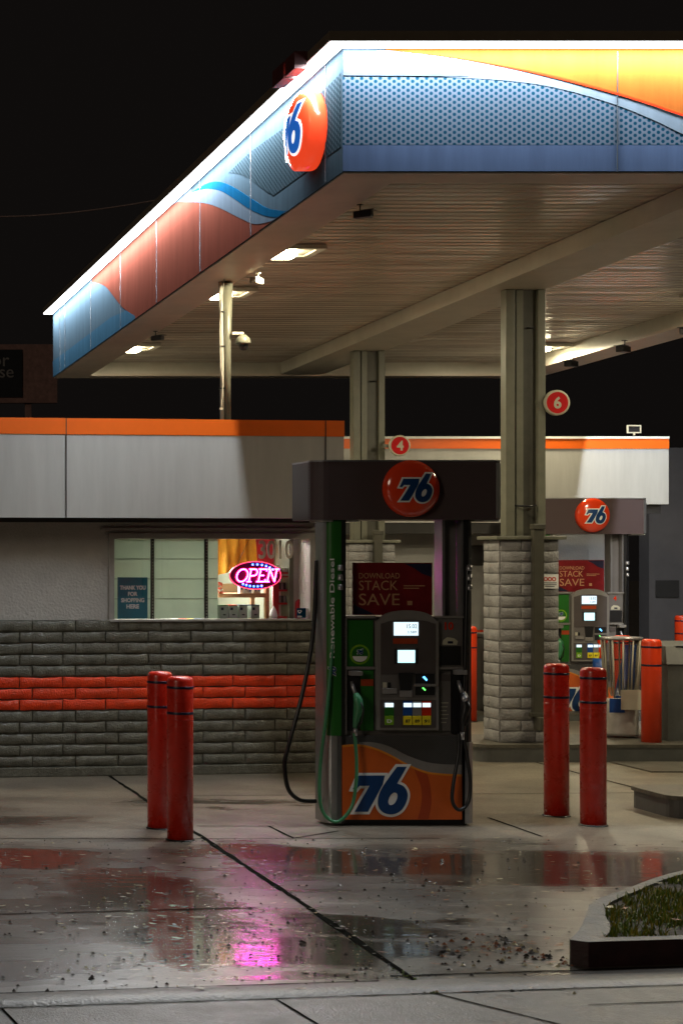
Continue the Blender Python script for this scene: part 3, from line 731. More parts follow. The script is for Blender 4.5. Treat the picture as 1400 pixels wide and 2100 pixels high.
for px in (313, 423):
    s = s_of(px, .15); b_ = MB().box(s-.014, s+.014, .14, .168, wz0, wz1); b_.build('slotted_standard', M['eave'], store)
    b_ = MB()
    for k in range(26): z = wz0+.01 + k*.028; b_.box(s-.004, s+.004, .1385, .141, z, z+.012)
    b_.build('slots', M['slat'], store)
# room behind the right third
rm = MB(); R0, R1, RD = w0+.05, S1-.24, 2.6
rm.box(R0, R1, RD, RD+.05, 0, ze+.1).box(R0-.04, R0, .201, RD, 0, ze+.1).box(R1, R1+.04, .251, RD, 0, ze+.1).box(R0-.04, R1+.04, .251, RD+.05, ze+.11, ze+.15).box(R0, R1, .251, RD, .3, .34)
rm.build('room_shell', M['inwall'], store)
box('ceiling_lamp', M['inlight'], store, R0+.3, R1-.3, .7, 1.6, ze+.02, ze+.06)
l = bpy.data.lights.new('shop_light', 'AREA'); l.shape = 'RECTANGLE'; l.size = R1-R0-.6; l.size_y = .9; l.energy = 27*math.pi*.9*(R1-R0-.6); l.color = (1, .96, .88)
lo_ = bpy.data.objects.new('shop_light', l); COL.objects.link(lo_); lo_.parent = store; lo_.location = ((R0+R1)/2, 1.15, ze+.016)
# writing on the glass: street number
nz = z_of(570, 1127); ns0 = s_of(535); ns1 = s_of(606)
text('3010', .20*.87, lambda u, v, w: (u+(ns0+ns1)/2, .049-w, v+nz), w=(ns1-ns0), bold=.02).build('street_number', M['numgrey'], store)

def sthing(name, px, py, d, label, cat, group=None):     # a thing standing at depth d behind the wall plane
    s = s_of(px, d); w = stw(s, d, z_of(px, py, d)); return root(name, w, label, cat, group, rz=A_), s, w.z
def loc(px, py, d, s, z): return s_of(px, d)-s, z_of(px, py, d)-z
# THANK YOU sign
r, s, z = sthing('paper_sign', 272, 1269, .10, 'teal sign in the window thanking shoppers in white capitals', 'sign')
x0, zt_ = loc(242, 1184, .10, s, z); x1, zb_ = loc(303, 1269, .10, s, z)
box('board', M['teal'], r, x0, x1, 0, .008, zb_, zt_)
tm = MB()
for i, (tx, wd) in enumerate((('THANK YOU', .245), ('FOR', .09), ('SHOPPING', .22), ('HERE', .12))):
    text(tx, .040, front((x0+x1)/2, -.0005, zt_-.095-.0575*i), tm, w=wd, bold=.035)
tm.build('lettering', M['white'], r)
# OPEN sign
r, s, z = sthing('open_sign', 523.5, 1180, .08, 'glowing oval neon sign reading OPEN in red with blue dots', 'sign')
k = 1/223.0
rx, rz_ = 55*k, 28.5*k
fill([disc(0, 0, rx, rz_, 56)], .025, front(0, .025)).build('board', M['signface'], r)
MB().tube([(rx*math.cos(q*math.pi/32), -.002, rz_*math.sin(q*math.pi/32)) for q in range(65)], .004, 6).build('rim_tube', mat('neon_rim', (1, .3, .3), .4, var=0, emit=(1, .05, .12), estr=1.8), r)
SH = .22
def stroke(mb, pts, w=.0058): mb.tube([(x+SH*zq, -.010, zq) for x, zq in pts], w, 6)
def seg(a, b, n_=6): return [(a[0]+(b[0]-a[0])*i/n_, a[1]+(b[1]-a[1])*i/n_) for i in range(n_+1)]
lb = MB(); core = MB(); Hh = .058
xo = -.185
def letters(mb, w):
    cx_ = -.132; stroke(mb, [(cx_+.052*math.cos(q*math.pi/14), Hh*math.sin(q*math.pi/14)) for q in range(29)], w)
    x = -.058; stroke(mb, seg((x, -Hh), (x, Hh)), w); stroke(mb, seg((x-.018, -Hh), (x+.022, -Hh)), w)
    stroke(mb, seg((x-.018, Hh), (x+.035, Hh)) + [(x+.035+.03*math.sin(q*math.pi/8), Hh-.031+.031*math.cos(q*math.pi/8)) for q in range(9)] + seg((x+.035, 0-.004), (x, -.004)), w)
    x = .035; stroke(mb, seg((x, -Hh), (x, Hh)), w); stroke(mb, seg((x-.018, -Hh), (x+.062, -Hh)) + [(x+.064, -Hh+.02)], w); stroke(mb, seg((x-.018, Hh), (x+.058, Hh)) + [(x+.06, Hh-.02)], w); stroke(mb, seg((x, 0), (x+.042, 0)), w)
    x = .122; stroke(mb, seg((x, -Hh), (x, Hh)), w); stroke(mb, seg((x-.016, -Hh), (x+.018, -Hh)), w); stroke(mb, seg((x, Hh), (x+.068, -Hh)), w); stroke(mb, seg((x-.018, Hh), (x, Hh)), w)
    stroke(mb, seg((x+.068, -Hh), (x+.068, Hh)), w); stroke(mb, seg((x+.05, Hh), (x+.086, Hh)), w)
letters(lb, .0092); lb.build('letter_glow_tubes', M['neonr'], r)
class MBo(MB): pass
cb = MB()
letters(cb, .0042); cb.v = [(a, b-.008, c) for a, b, c in cb.v]; cb.build('letter_tubes', M['neonw'], r)
bd = MB()
for q in range(6): a = math.radians(98-13*q); bd.lathe([(.0, -.006), (.009, -.004), (.011, 0)], (rx*.80*math.cos(a)+.0, -.008, rz_*.80*math.sin(a)), 10, 'y')
for q in range(6): a = math.radians(232+11*q); bd.lathe([(.0, -.006), (.009, -.004), (.011, 0)], (rx*.80*math.cos(a), -.008, rz_*.80*math.sin(a)), 10, 'y')
bd.build('blue_lights', M['neonb'], r)
ax0, az0 = -.235+.0, .05
MB().tube([(-.17, .01, .10), (-.055, .012, .33)], .002, 6).tube([(.17, .01, .10), (.19, .012, .14), (.2, .012, .33)], .002, 6).build('hanging_cord', M['blackp'], r)
# interior things
r, s, z = sthing('hanging_cloth', 485, 1172, .55, 'orange cloth hanging at the top left of the lit shop window', 'cloth')
x0, z1_ = loc(447, 1098, .55, s, z); x1, z0_ = loc(523, 1180, .55, s, z)
cl = MB(); vs = []; nx_, nz_ = 24, 12
for k_ in range(nz_+1):
    for i in range(nx_+1):
        u, v = i/nx_, k_/nz_; zz_ = z1_-(z1_-z0_+.0)*v*(1-.12*math.sin(math.pi*u))
        vs.append((x0+(x1-x0)*u, .03*math.sin(u*9+v*3)+.02*math.sin(u*23), zz_))
cl.add(vs, [(k_*(nx_+1)+i, k_*(nx_+1)+i+1, (k_+1)*(nx_+1)+i+1, (k_+1)*(nx_+1)+i) for k_ in range(nz_) for i in range(nx_)], True); cl.build('drape', M['fabric'], r)
r, s, z = sthing('wall_poster', 548, 1160, .60, 'plain red panel behind the street number in the shop window', 'poster')
x0, z1_ = loc(521, 1098, .60, s, z); x1, z0_ = loc(568, 1165, .60, s, z); box('panel', M['redpanel'], r, x0, x1, 0, .01, z0_, z1_)
r, s, z = sthing('pillar', 585, 1270, 1.2, 'white pillar inside the shop behind the street number', 'pillar')
x0, z1_ = loc(567, 1090, 1.2, s, z); x1, z0_ = loc(594, 1290, 1.2, s, z); box('shaft', M['white'], r, x0, x1, 0, .2, z0_-.6, z1_+.3, c=.01)
# wooden shelf
r, s, z = sthing('wooden_shelf', 500, 1270, .40, 'pine shelf unit inside the shop below the neon sign', 'shelf')
x0, zp = loc(447, 1222, .40, s, z); x1, _ = loc(549, 1222, .40, s, z); _, zl_ = loc(500, 1275, .40, s, z); _, z9 = loc(500, 1206, .40, s, z)
box('shelf_board', M['wood'], r, x0, x1, -.02, .34, zp-.016, zp+.022); box('post', M['wood'], r, x1-.03, x1+.005, -.025, .02, zl_, z9+.02)
box('post', M['wood'], r, x1-.03, x1+.005, .31, .35, zl_, z9+.02); box('shelf_back', M['inwall'], r, x0, x1-.03, .345, .36, zp+.02, zp+.11)
for i, px in enumerate((496, 505, 513, 524, 531)):
    q, s2, z2 = sthing('carton', px, 1221, .44, ['white carton on the pine shelf at its left end', 'white carton second from left on the pine shelf', 'white carton in the middle of the pine shelf', 'pinkish carton on the pine shelf', 'short pinkish carton at the right end of the pine shelf'][i], 'box', 'cartons on the pine shelf')
    q.location.z = r.location.z + zp + .0225
    h_ = (.10, .085, .05, .05, .05)[i]
    box('body', M['white'] if i < 3 else M['card'], q, -.017, .017, 0, .06, 0, h_, c=.002); box('print', M['blueb'], q, -.008, .008, -.001, 0, h_*.35, h_*.6)
rr_ = r
for i, (px, top_, lab) in enumerate(((460, M['green'], 'pale box with a green top, leftmost on the window sill'), (479, M['fred'], 'pale box with an orange top on the window sill'), (499, M['lower'], 'pale box with a blue top in the middle of the window sill'), (524, M['lower'], 'pale box with a blue top, rightmost on the window sill'))):
    q, s2, z2 = sthing('product_box', px, 1269.5, .12, lab, 'box', 'pale boxes on the window sill')
    q.location.z = wz0+.001
    box('body', M['boxg'], q, -.040, .040, 0, .10, 0, .118, c=.003); box('top_flap', top_, q, -.040, .040, .0, .10, .1185, .126)
    box('label_square', M['navy'], q, -.030, -.006, -.0015, 0, .078, .102); box('print', M['groove'], q, -.012, .014, -.0015, 0, .03, .042)
# red display rack
r, s, z = sthing('display_rack', 590, 1270, .30, 'red display rack stocked with small packs beside the neon sign', 'rack')
f = lambda px, py: loc(px, py, .30, s, z)
def bx(px0, py0, px1, py1, y0, y1, nm, m, par=None):
    a, b = f(px0, py1), f(px1, py0); return box(nm, m, par or r, a[0], b[0], y0, y1, a[1], b[1])
bx(561, 1186, 572, 1272, 0, .02, 'side_panel', M['redrack']); bx(594, 1186, 606, 1272, 0, .02, 'side_panel', M['redrack'])
bx(560, 1173, 614, 1184, -.02, .16, 'top_tray', M['redrack']); bx(572, 1186, 594, 1272, .14, .16, 'back_panel', M['white'])
for i, py in enumerate((1213, 1240, 1268)): bx(572, py-4, 594, py, .0, .138, 'shelf', M['redrack'])
for j, py in enumerate((1209, 1236)):
    for i in range(4): bx(573.5+5*i, py-14, 577.8+5*i, py-.2, .02, .06, 'pack', M['groove'] if i % 2 == j else M['winframe'])
for i in range(9):
    h_ = 8 + (i < 3)*5; bx(560.5+5.4*i, 1172.6-h_, 564.3+5.4*i, 1172.8, .0, .05, 'pack', M['white'] if i % 3 else M['boxg'])
bx(575, 1177, 592, 1181, -.022, -.0205, 'tray_label', M['card'])
# bin, card, bag
r, s, z = sthing('red_bin', 621, 1269, .22, 'dark red rounded bin at the right end of the shop window', 'bin')
hw = 14/222; MB().prism([(-hw, 0), (hw, 0), (hw, .12), (-hw, .12)], 0, .14).build('body', M['redrack'], r)
fill([[(hw*math.cos(q*math.pi/16), .14+.05*math.sin(q*math.pi/16)) for q in range(17)]], .12, front(0, .12)).build('lid', M['redrack'], r)
r, s, z = sthing('heart_sticker', 620, 1257, .045, 'small blue and white heart sticker in the corner of the glass', 'sticker')
r.location = stw(s, .049, z)
box('blue_field', M['fblue'], r, -.055, .035, -.0015, 0, -.045, .045); box('white_field', M['white'], r, .035, .065, -.0015, 0, -.045, .045)
hp = []
for i in range(40):
    a = 2*math.pi*i/40; hp.append((-.026+.0016*16*math.sin(a)**3*.75, .012+.0012*(13*math.cos(a)-5*math.cos(2*a)-2*math.cos(3*a)-math.cos(4*a))))
inn = [(-.026+(u+.026)*.62, .013+(v-.012)*.62) for u, v in hp]
fill([hp, inn], .001, front(0, -.0017)).build('heart', M['white'], r)
mk = MB().box(-.048, -.005, -.0027, -.0017, -.032, -.027).box(-.048, -.005, -.0027, -.0017, -.040, -.036); mk.build('small_print', M['white'], r)
r, s, z = sthing('paper_bag', 561, 1269, .15, 'crumpled white paper bag on the window sill', 'bag'); r.location.z = wz0+.001
bm_ = MB(); bm_.lathe([(.035, 0), (.04, .03), (.028, .07), (.012, .10), (.002, .115)], n=7); bm_.build('bag_body', M['white'], r)
r, s, z = sthing('snack_bags', 457, 1222, .38, 'bright red crinkled snack bags at the left of the pine shelf', 'snacks')
r.location.z = rr_.location.z + zp + .023
sb_ = MB()
for i in range(7):
    cx_, cz_ = -.03+.012*(i % 3), .01+.03*(i//2.4); q = [(cx_+random.uniform(-.03, .03), random.uniform(0, .05), cz_+random.uniform(-.02, .04)) for _ in range(6)]
    sb_.cur = i % 3; sb_.add(q, [(0, 1, 2), (0, 2, 3), (0, 3, 4), (0, 4, 5), (1, 3, 5)])
sb_.build('crinkled_bags', [M['fred'], M['white'], M['cred']], r, normals=False)

r, s, z = sthing('stocked_shelf', 596, 1270, 2.1, 'shelves of coloured packets deep inside the lit shop', 'shelf')
hues = [M['fred'], M['yellow'], M['blueb'], M['white'], M['green'], M['wood']]
for i in range(4):
    z0 = -.75+.34*i; xe = S1-.3-s; box('shelf_board', M['bezel'], r, -1.3, xe, 0, .3, z0, z0+.02)
    q = -1.28
    while q < xe-.12:
        w_ = random.uniform(.07, .13); box('packet', random.choice(hues), r, q, q+w_*.9, .03, .25, z0+.021, z0+.021+random.uniform(.14, .26)); q += w_
# roof pole with dome camera, and hanging cable
pz = zft - .06
pole = root('roof_pole', (4.585, 16.75, pz), 'thin pale pole rising from the store roof to the canopy soffit', 'pole')
Hp = zb(16.75)-.012-pz
MB().lathe([(.036, 0), (.036, Hp*.55), (.055, Hp-.01), (.055, Hp-.01)]).build('shaft', M['column'], pole)
MB().tube([(-.055, -.03, 0), (-.055, -.03, Hp*.5), (-.07, -.03, Hp-.01)], .018).build('conduit', M['gutter'], pole)
cbk = MB()
for z in (.42, .82, 1.15): cbk.box(-.078, -.032, -.052, -.008, z, z+.015)
cbk.build('clamp', M['blackp'], pole)
dc = root('dome_camera', (4.585+.09, 16.70, EYE+(CY-690)/216), 'round dome security camera on an arm of the roof pole', 'camera')
MB().box(-.06, .05, -.02, .02, .02, .045).build('arm', M['gutter'], dc)
MB().lathe([(.0, .02), (.03, .018), (.065, -.02), (.072, -.055), (.068, -.07), (.05, -.075)], (.05, 0, 0)).build('housing', M['column'], dc)
MB().lathe([(.045, -.073), (.043, -.10), (.028, -.125), (0, -.132)], (.055, 0, 0)).build('dome', M['blackp'], dc)
hc = root('hanging_cable', (4.50, 16.6, zb(16.6)-.02), 'thin cable hanging loose beside the roof pole', 'cable')
zc = EYE+(CY-836)/217-hc.location.z
MB().tube(spline([(.02, 0, .02), (-.02, 0, -.35), (-.015, 0, -.8), (.003, 0, -.98), (-.01, 0, zc)], 6), .005, 6).build('cord', M['gutter'], hc)
MB().box(-.025, .005, -.012, .012, zc-.02, zc).build('plug', M['gutter'], hc)

# ================================================================== RIGHT BUILDING, NEIGHBOUR, BILLBOARD, WIRE
rb = root('rear_shop_wing', (9.3, 22.5, 0), 'pale shop wing with orange roof stripe behind the columns', 'building')
def rl(px, py, p=160.): q = P(px, py, p); return q.x-9.3, q.y-22.5, q.z
x0 = -3.6; x1, _, zt1 = rl(1370, 895); xa, _, za = rl(1035, 1072); _, _, zo = rl(0, 920); _, _, zb2 = rl(0, 1034); _, _, zw = rl(0, 895)
MB().box(x0, xa, 0, .06, za, zo).build('fascia_panel', M['panelw'], rb)
MB().box(xa+.002, x1, 0, .06, zb2, zo).box(x1-.06, x1, .06, 3, zb2, zo).build('fascia_panel', M['panelw'], rb)
MB().box(x0, x1+.002, -.006, .07, zo, zt1-.03).box(x1-.06, x1+.002, .07, 3, zo, zt1-.03).build('orange_stripe', M['orange'], rb)
MB().box(x0, x1+.004, -.012, .08, zt1-.03, zt1).build('coping', M['white'], rb)
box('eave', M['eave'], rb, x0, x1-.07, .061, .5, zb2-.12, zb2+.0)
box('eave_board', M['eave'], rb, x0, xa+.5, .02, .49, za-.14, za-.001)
xw, _, _ = rl(1285, 0); box('wall', M['wallg'], rb, x0, xw, .5, .7, 0, za-.14)
box('wall_stripe', M['slumpr'], rb, x0, xw, .492, .5, .95, 1.03)
xv0, _, zv1 = rl(972, 1118); xv1, _, zv0 = rl(994, 1160); box('vent_panel', M['eave'], rb, xv0+.0, xv1+.25, .485, .5, zv0, zv1)
xg0, _, _ = rl(1265, 0, 157); 
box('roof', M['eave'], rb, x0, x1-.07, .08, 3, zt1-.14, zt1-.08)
fl = root('roof_floodlight', tuple(P(1299, 893, 158)), 'small pale framed floodlight on the rear roof edge', 'floodlight')
fb = MB(); 
for a in ((-.09, .09, -.01, .01, .12, .135), (-.09, .09, -.01, .01, .03, .045), (-.09, -.075, -.01, .01, .045, .12), (.075, .09, -.01, .01, .045, .12), (-.01, .01, -.01, .01, 0, .03)): fb.box(*a)
fb.build('frame', M['card'], fl); box('lens', M['blackp'], fl, -.074, .074, .0, .008, .046, .119)
nb = root('neighbour_building', tuple(P(1420, 1410, 135)), 'blue grey rear wall at the right edge beyond the bins', 'building'); nb.location.z = 0
def nl(px, py, p=135.): q = P(px, py, p); return q.x-nb.location.x, q.z
a, b = nl(1330, 1050), nl(1372, 918)
box('lower_wall', M['walld'], nb, a[0], a[0]+5, 0, .3, 0, a[1]+.1); box('upper_wall', M['walld'], nb, nl(1365, 0)[0], a[0]+5, .02, .3, a[1]+.1, b[1])
box('recess', M['eave'], nb, nl(1235, 0)[0], a[0]-.01, .6, .8, 0, 2.8)
v0, v1 = nl(1343, 1225), nl(1390, 1190); box('vent', M['eave'], nb, v0[0], v1[0], -.02, 0, v0[1], v1[1])
pj = 60.
bbd = root('billboard', tuple(P(20, 825, pj)), 'dim billboard with a dark lease notice far behind on the left', 'billboard'); B0 = Vector(bbd.location)
def bl(px, py): q = P(px, py, pj)-B0; return q.x, q.z
a, b = bl(-160, 826), bl(118, 706); box('frame_board', M['bboard'], bbd, a[0], b[0], 0, .3, a[1], b[1])
a, b = bl(-120, 815), bl(46, 717); box('face', M['bface'], bbd, a[0], b[0], -.03, -.001, a[1], b[1])
tm = MB(); q = bl(-8, 738); text('For', .45, front(q[0]+.02, -.032, q[1]), tm, t=.01); q = bl(-5, 762); text('Lease', .42, front(q[0]-.1, -.032, q[1]), tm, t=.01); tm.build('lettering', M['btext'], bbd)
for px in (-60, 60): q = bl(px, 826); box('post', M['bboard'], bbd, q[0]-.1, q[0]+.1, .1, .25, -B0.z, q[1])
a, b = P(-300, 424, 90), P(380, 400, 90)
ww = MB(); ww.tube([a.lerp(b, i/20) - Vector((0, 0, .35*math.sin(math.pi*i/20))) for i in range(21)], .016, 6)
tag(ww.build('overhead_wire', M['wire']), 'thin overhead wire crossing the dark sky left of the canopy', 'wire')

# ================================================================== PUMPS
PP = 277.0; PCX, PBY = 831.0, 1695.0
def L(px, py): return (px-PCX)/PP, (PBY-py)/PP
def pbx(r, nm, m, px0, py0, px1, py1, y0, y1, c=0):
    a, b = L(px0, py1), L(px1, py0); return box(nm, m, r, a[0], b[0], y0, y1, a[1], b[1], c=c)
def c0(x, y): return L(580+x/2.626, 920+y/2.626)
def ellip(u, v, rx, d): q = 1-(u*u+v*v)/(rx*rx); return d*math.sqrt(max(0, q))
def make_pump(label, number):
    r = root('fuel_pump', (4.89, 13.0, 0), label, 'fuel pump', 'fuel pumps')
    D = .46
    # header with chamfered corners
    x0, x1, hz0, hz1 = -.705, .700, L(0, 1067)[1], L(0, 948)[1]
    ch = .115
    def rounded(x0, x1, y0, y1, ch):
        pts = []
        for k in range(6): a = math.radians(180+18*k); pts.append((x0+ch+ch*math.cos(a), y0+ch+ch*math.sin(a)))
        pts += [(x1-.05, y0), (x1, y0+.06), (x1, y1), (x0, y1)]; return pts
    MB().prism(rounded(x0, x1, -.03, D, ch), hz0, hz1).build('header', M['header'], r)
    MB().prism(rounded(x0-.004, x1+.004, -.034, D, ch), hz1, hz1+.012).build('header_top', M['metal'], r)
    MB().prism([(x1-.052, -.036), (x1-.012, -.010), (x1-.012, 0), (x1-.06, -.02)], hz0+.01, hz1-.01).build('header_end_trim', M['metal'], r)
    bt = MB().box(x0+.08, -.36, -.0, .3, hz0-.014, hz0-.001).box(x1-.20, x1-.02, .0, .3, hz0-.012, hz0-.001); bt.build('header_underside', M['white'], r)
    # ball
    bx_, bz = L(835, 1003.5); R_ = .211; dd = .085
    ball = MB().lathe([(R_, -.03), (R_, -.04)] + [(R_*math.cos(q*math.pi/20), -.04-dd*math.sin(q*math.pi/20)) for q in range(1, 11)], (bx_, 0, bz), 56, 'y').build('logo_ball', M['ballr'], r)
    lx, lz = L(580+675/2.626, 920+216/2.626)
    logo(.215, lambda u, v, w: (lx+u, -.0415-ellip(u+lx-bx_, v+lz-bz, R_, dd)-w, lz+v), ball, sub=2)
    # left upright
    uz0, uz1 = .02, hz0
    gz = L(0, 1510)[1]
    prof = []
    for k in range(8): a = math.radians(180+90*k/7); prof.append((-.60+.075+.075*math.cos(a), .0+.075+.075*math.sin(a)))
    prof += [(-.487, .0), (-.487, .24), (-.60, .24)]
    MB().prism(prof, uz0, uz1).build('left_upright', M['metal'], r)
    gp = [(x-.0025*(1 if x < -.53 else 0), y-.003) for x, y in prof[3:9]]; gp += [(x, y+.0028) for x, y in gp[::-1]]
    MB().prism(gp, gz, uz1-.002).build('green_cover', M['green'], r)
    box('inner_post', M['blackp'], r, -.486, -.452, .0, .24, uz0, uz1)
    vt = lambda u, v, w: (-.545-v, -.004-w-.0*u, 1.0+u)
    zc_ = (L(0, 1360)[1]+L(0, 1165)[1])/2
    text('Renewable Diesel', .034, lambda u, v, w: (-.556-v, -.0042-w, zc_+u+.05), w=.92*.80, bold=.01).build('upright_lettering', M['white'], r)
    lzz = L(0, 1378)[1]
    logo(.06, lambda u, v, w: (-.556-v*1.0, -.0045-w, lzz+u), r)
    # right upright
    pr = [(.42, .0), (.455, .0), (.49, .035), (.49, .24), (.42, .24)]
    MB().prism(pr, uz0, uz1).build('right_upright', M['blackp'], r)
    MB().box(.405, .419, .01, .2, L(0, 1265)[1], uz1).box(.28, .30, .05, .2, L(0, 1265)[1], uz1).build('inner_tube', M['metal'], r)
    MB().box(.301, .40, .09, .12, L(0, 1265)[1], uz1).build('hose_guide', M['metald'], r)
    MB().prism([(.425, -.012), (.455, -.012), (.497, .03), (.497, .12), (.4915, .12), (.4915, .034), (.452, -.003), (.425, -.003)], .02, .62).build('right_trim', M['metal'], r)
    # body
    bz1 = L(0, 1266)[1]
    box('body', M['metald'], r, -.451, .419, .03, D, .05, bz1, c=.01)
    box('plinth', M['blackp'], r, -.451, .46, .05, D-.02, .0, .05)
    pbx(r, 'top_rail', M['bezel'], 706, 1264, 767, 1269, .0, .03); pbx(r, 'top_rail', M['bezel'], 892, 1264, 947, 1269, .0, .03)
    # left column of panels
    pbx(r, 'side_rail', M['bezel'], 703, 1269, 707.5, 1508, .0, .03)
    gpn = pbx(r, 'green_panel', M['green'], 708, 1273, 763, 1368, .015, .029)
    sx_, sz_ = L(735.7, 1343.6)
    fill([disc(sx_, sz_, .074)], .001, front(0, .0148)).build('sticker_ring', M['greenl'], gpn)
    fill([disc(sx_, sz_, .060)], .001, front(0, .0135)).build('sticker_face', M['green'], gpn)
    fill([[(sx_+.054*math.cos(q*math.pi/12), sz_-.012-.042*abs(math.sin(q*math.pi/12))) for q in range(12, 25)]], .001, front(0, .0123)).build('sticker_white', M['white'], gpn)
    logo(.040, lambda u, v, w: (sx_+u, .0115-w, sz_+.022+v), gpn)
    pbx(r, 'divider', M['bezel'], 707.6, 1368.5, 767, 1374, .0, .03)
    pbx(r, 'nozzle_recess', M['blackp'], 711, 1376, 737, 1500, .02, .029); pbx(r, 'green_panel', M['green'], 737.2, 1376, 763.5, 1500, .012, .029)
    pbx(r, 'orange_label', M['cred'], 737.5, 1394, 763, 1408, .010, .0118)
    # centre bezel with arched top
    def arch(pxl, pxr, pyt, pys, pyb, n_=14):
        xl, zs_ = L(pxl, pys); xr, zb_ = L(pxr, pyb); _, zt_ = L(0, pyt); cx_ = (xl+xr)/2; hw_ = (xr-xl)/2
        return [(xl, zb_), (xr, zb_), (xr, zs_)] + [(cx_+hw_*.86*math.cos(math.pi*k/n_), zs_+(zt_-zs_)*math.sin(math.pi*k/n_)**.8) for k in range(1, n_)] + [(xl, zs_)]
    fill([arch(767.8, 893.5, 1252.5, 1276, 1498)], .05, front(0, .03)).build('centre_bezel', M['bezel'], r)
    bi = fill([arch(775, 887, 1272, 1280, 1384)], .003, front(0, -.0205)).build('centre_panel', M['bezeli'], r)
    def scr(nm, m, a, b, c, d, t_=.004): return pbx(r, nm, m, a, b, c, d, -.0236-t_, -.0236)
    s1 = scr('price_screen', M['scr'], 801.5, 1276.7, 851.4, 1304)
    q = L(838, 1285); tm = text('15.02', .030, front(q[0], -.0280, q[1]), w=.075, t=.001); q = L(838, 1297); text('3.589', .018, front(q[0], -.0280, q[1]), tm, w=.065, t=.001); tm.build('digits', M['blackp'], s1)
    scr('message_screen', M['scrc'], 809.6, 1334, 844.6, 1359.6)
    scr('screen_surround', M['blackp'], 803, 1331, 808, 1362, .002); scr('screen_surround', M['blackp'], 846.5, 1331, 851, 1362, .002)
    scr('red_label', M['cred'], 800, 1310, 850, 1321, .002)
    # lower centre: keypad, slot, card reader
    pbx(r, 'control_panel', M['metald'], 774, 1385, 887, 1431, -.0235, -.0205)
    pbx(r, 'receipt_slot', M['bezel'], 777, 1412, 806, 1423, -.045, -.024, c=.003); pbx(r, 'keypad', M['card'], 779, 1400, 787, 1411, -.028, -.024); pbx(r, 'keypad', M['blackp'], 789, 1400, 795, 1411, -.028, -.024)
    a_ = [L(810, 1380), L(840, 1380), L(836, 1416), L(814, 1416)]
    fill([a_], .012, front(0, -.024)).build('card_reader', M['blackp'], r)
    pbx(r, 'reader_base', M['bezel'], 812, 1416.5, 838, 1430, -.036, -.024, c=.003)
    pbx(r, 'payment_module', M['blackp'], 845, 1382, 884, 1402, -.032, -.024); pbx(r, 'payment_ledge', M['bezel'], 843, 1403, 886, 1408, -.04, -.024); pbx(r, 'payment_module', M['blackp'], 845, 1410, 884, 1426, -.032, -.024)
    a_ = [L(859, 1389), L(863, 1387), L(869, 1394), L(867, 1397)]; fill([a_], .003, front(0, -.0325)).build('blue_indicator', M['ledb'], r)
    a_ = [L(858, 1411), L(861, 1410), L(866, 1415), L(864, 1417)]; fill([a_], .003, front(0, -.0325)).build('green_indicator', M['ledg'], r)
    # grade buttons
    pbx(r, 'grade_panel', M['bezeli'], 774, 1436, 888, 1493, -.0235, -.0205)
    for i, (a, b, m_, tx) in enumerate(((782, 801, M['green'], None), (820, 838.5, M['blueb'], '87'), (839.5, 857.5, M['bezel'], '89'), (858.5, 877, M['fred'], '91'))):
        bt_ = pbx(r, 'grade_button', m_, a, 1438 if i else 1450, b, 1468, -.030, -.024)
        pbx(bt_, 'lit_window', M['scr'], a+1, 1442, b-1, 1450.5, -.033, -.0302)
        lb_ = pbx(bt_, 'octane_label', M['yellow'] if i else M['greenl'], a+.5, 1468.5, b-.5, 1487, -.034, -.024, c=.002)
        q = L((a+b)/2, 1479); text(tx or 'D', .024, front(q[0], -.0342, q[1]), bold=.02, t=.001, w=.035).build('octane_number', M['blackp'] if tx else M['white'], lb_)
    # right column of panels
    pbx(r, 'number_panel', M['metald'], 895.5, 1270, 946, 1368, .010, .029)
    q = L(918, 1285); text(number, .058, front(q[0], .0098, q[1]), bold=.02).build('pump_number', M['fred'], r)
    a_ = [L(904, 1323), L(934, 1324), L(936, 1316), L(928, 1310), L(914, 1308), L(906, 1314)]; fill([a_], .003, front(0, .0098)).build('instruction_sticker', M['card'], r)
    pbx(r, 'sticker_mark', M['navy'], 915, 1316, 926, 1321, .0055, .0066)
    pbx(r, 'dark_display', M['blackp'], 900.7, 1326.4, 941.4, 1365, .004, .0098)
    pbx(r, 'divider', M['bezel'], 894.5, 1368.5, 946.5, 1374, .0, .03)
    pbx(r, 'service_panel', M['metald'], 897, 1382, 922, 1500, .012, .029); pbx(r, 'card_holder', M['bezeli'], 899, 1384, 920, 1398, .006, .0118)
    mk = MB()
    for i in range(6): q = L(0, 1442+8*i); mk.box(L(902, 0)[0], L(917-2*(i % 3), 0)[0], .010, .0117, q[1]-.006, q[1])
    mk.build('service_marks', M['card'], r)
    pbx(r, 'nozzle_recess', M['blackp'], 924, 1376, 950.5, 1506, .012, .029)
    # nozzles
    def nozzle(cx_, body, zt__, zb__):
        hw_ = .018
        nz_ = MB()
        nz_.tube([(cx_-.012, -.02, zt__), (cx_-.006, -.035, zt__-.05), (cx_+.010, -.05, zt__-.10)], [.012, .013, .015], 10)
        n0 = nz_.build('nozzle_spout', M['metal'], r)
        b_ = MB(); b_.tube([(cx_+.008, -.05, zt__-.085), (cx_+.022, -.06, zt__-.13), (cx_+.024, -.06, zt__-.19), (cx_+.010, -.055, zt__-.27), (cx_+.004, -.05, zb__)], [.018, .034, .036, .024, .018], 12)
        n1 = b_.build('nozzle_body', body, r)
        l_ = MB(); l_.tube([(cx_+.030, -.09, zt__-.15), (cx_+.048, -.10, zt__-.20), (cx_+.036, -.09, zt__-.30), (cx_+.012, -.06, zt__-.34)], .006, 8); l_.build('nozzle_trigger', M['blackp'], n1)
        sw_ = MB(); sw_.tube([(cx_+.004, -.05, zb__), (cx_+.006, -.05, zb__-.06)], .015, 10); sw_.build('swivel', M['metal'], r)
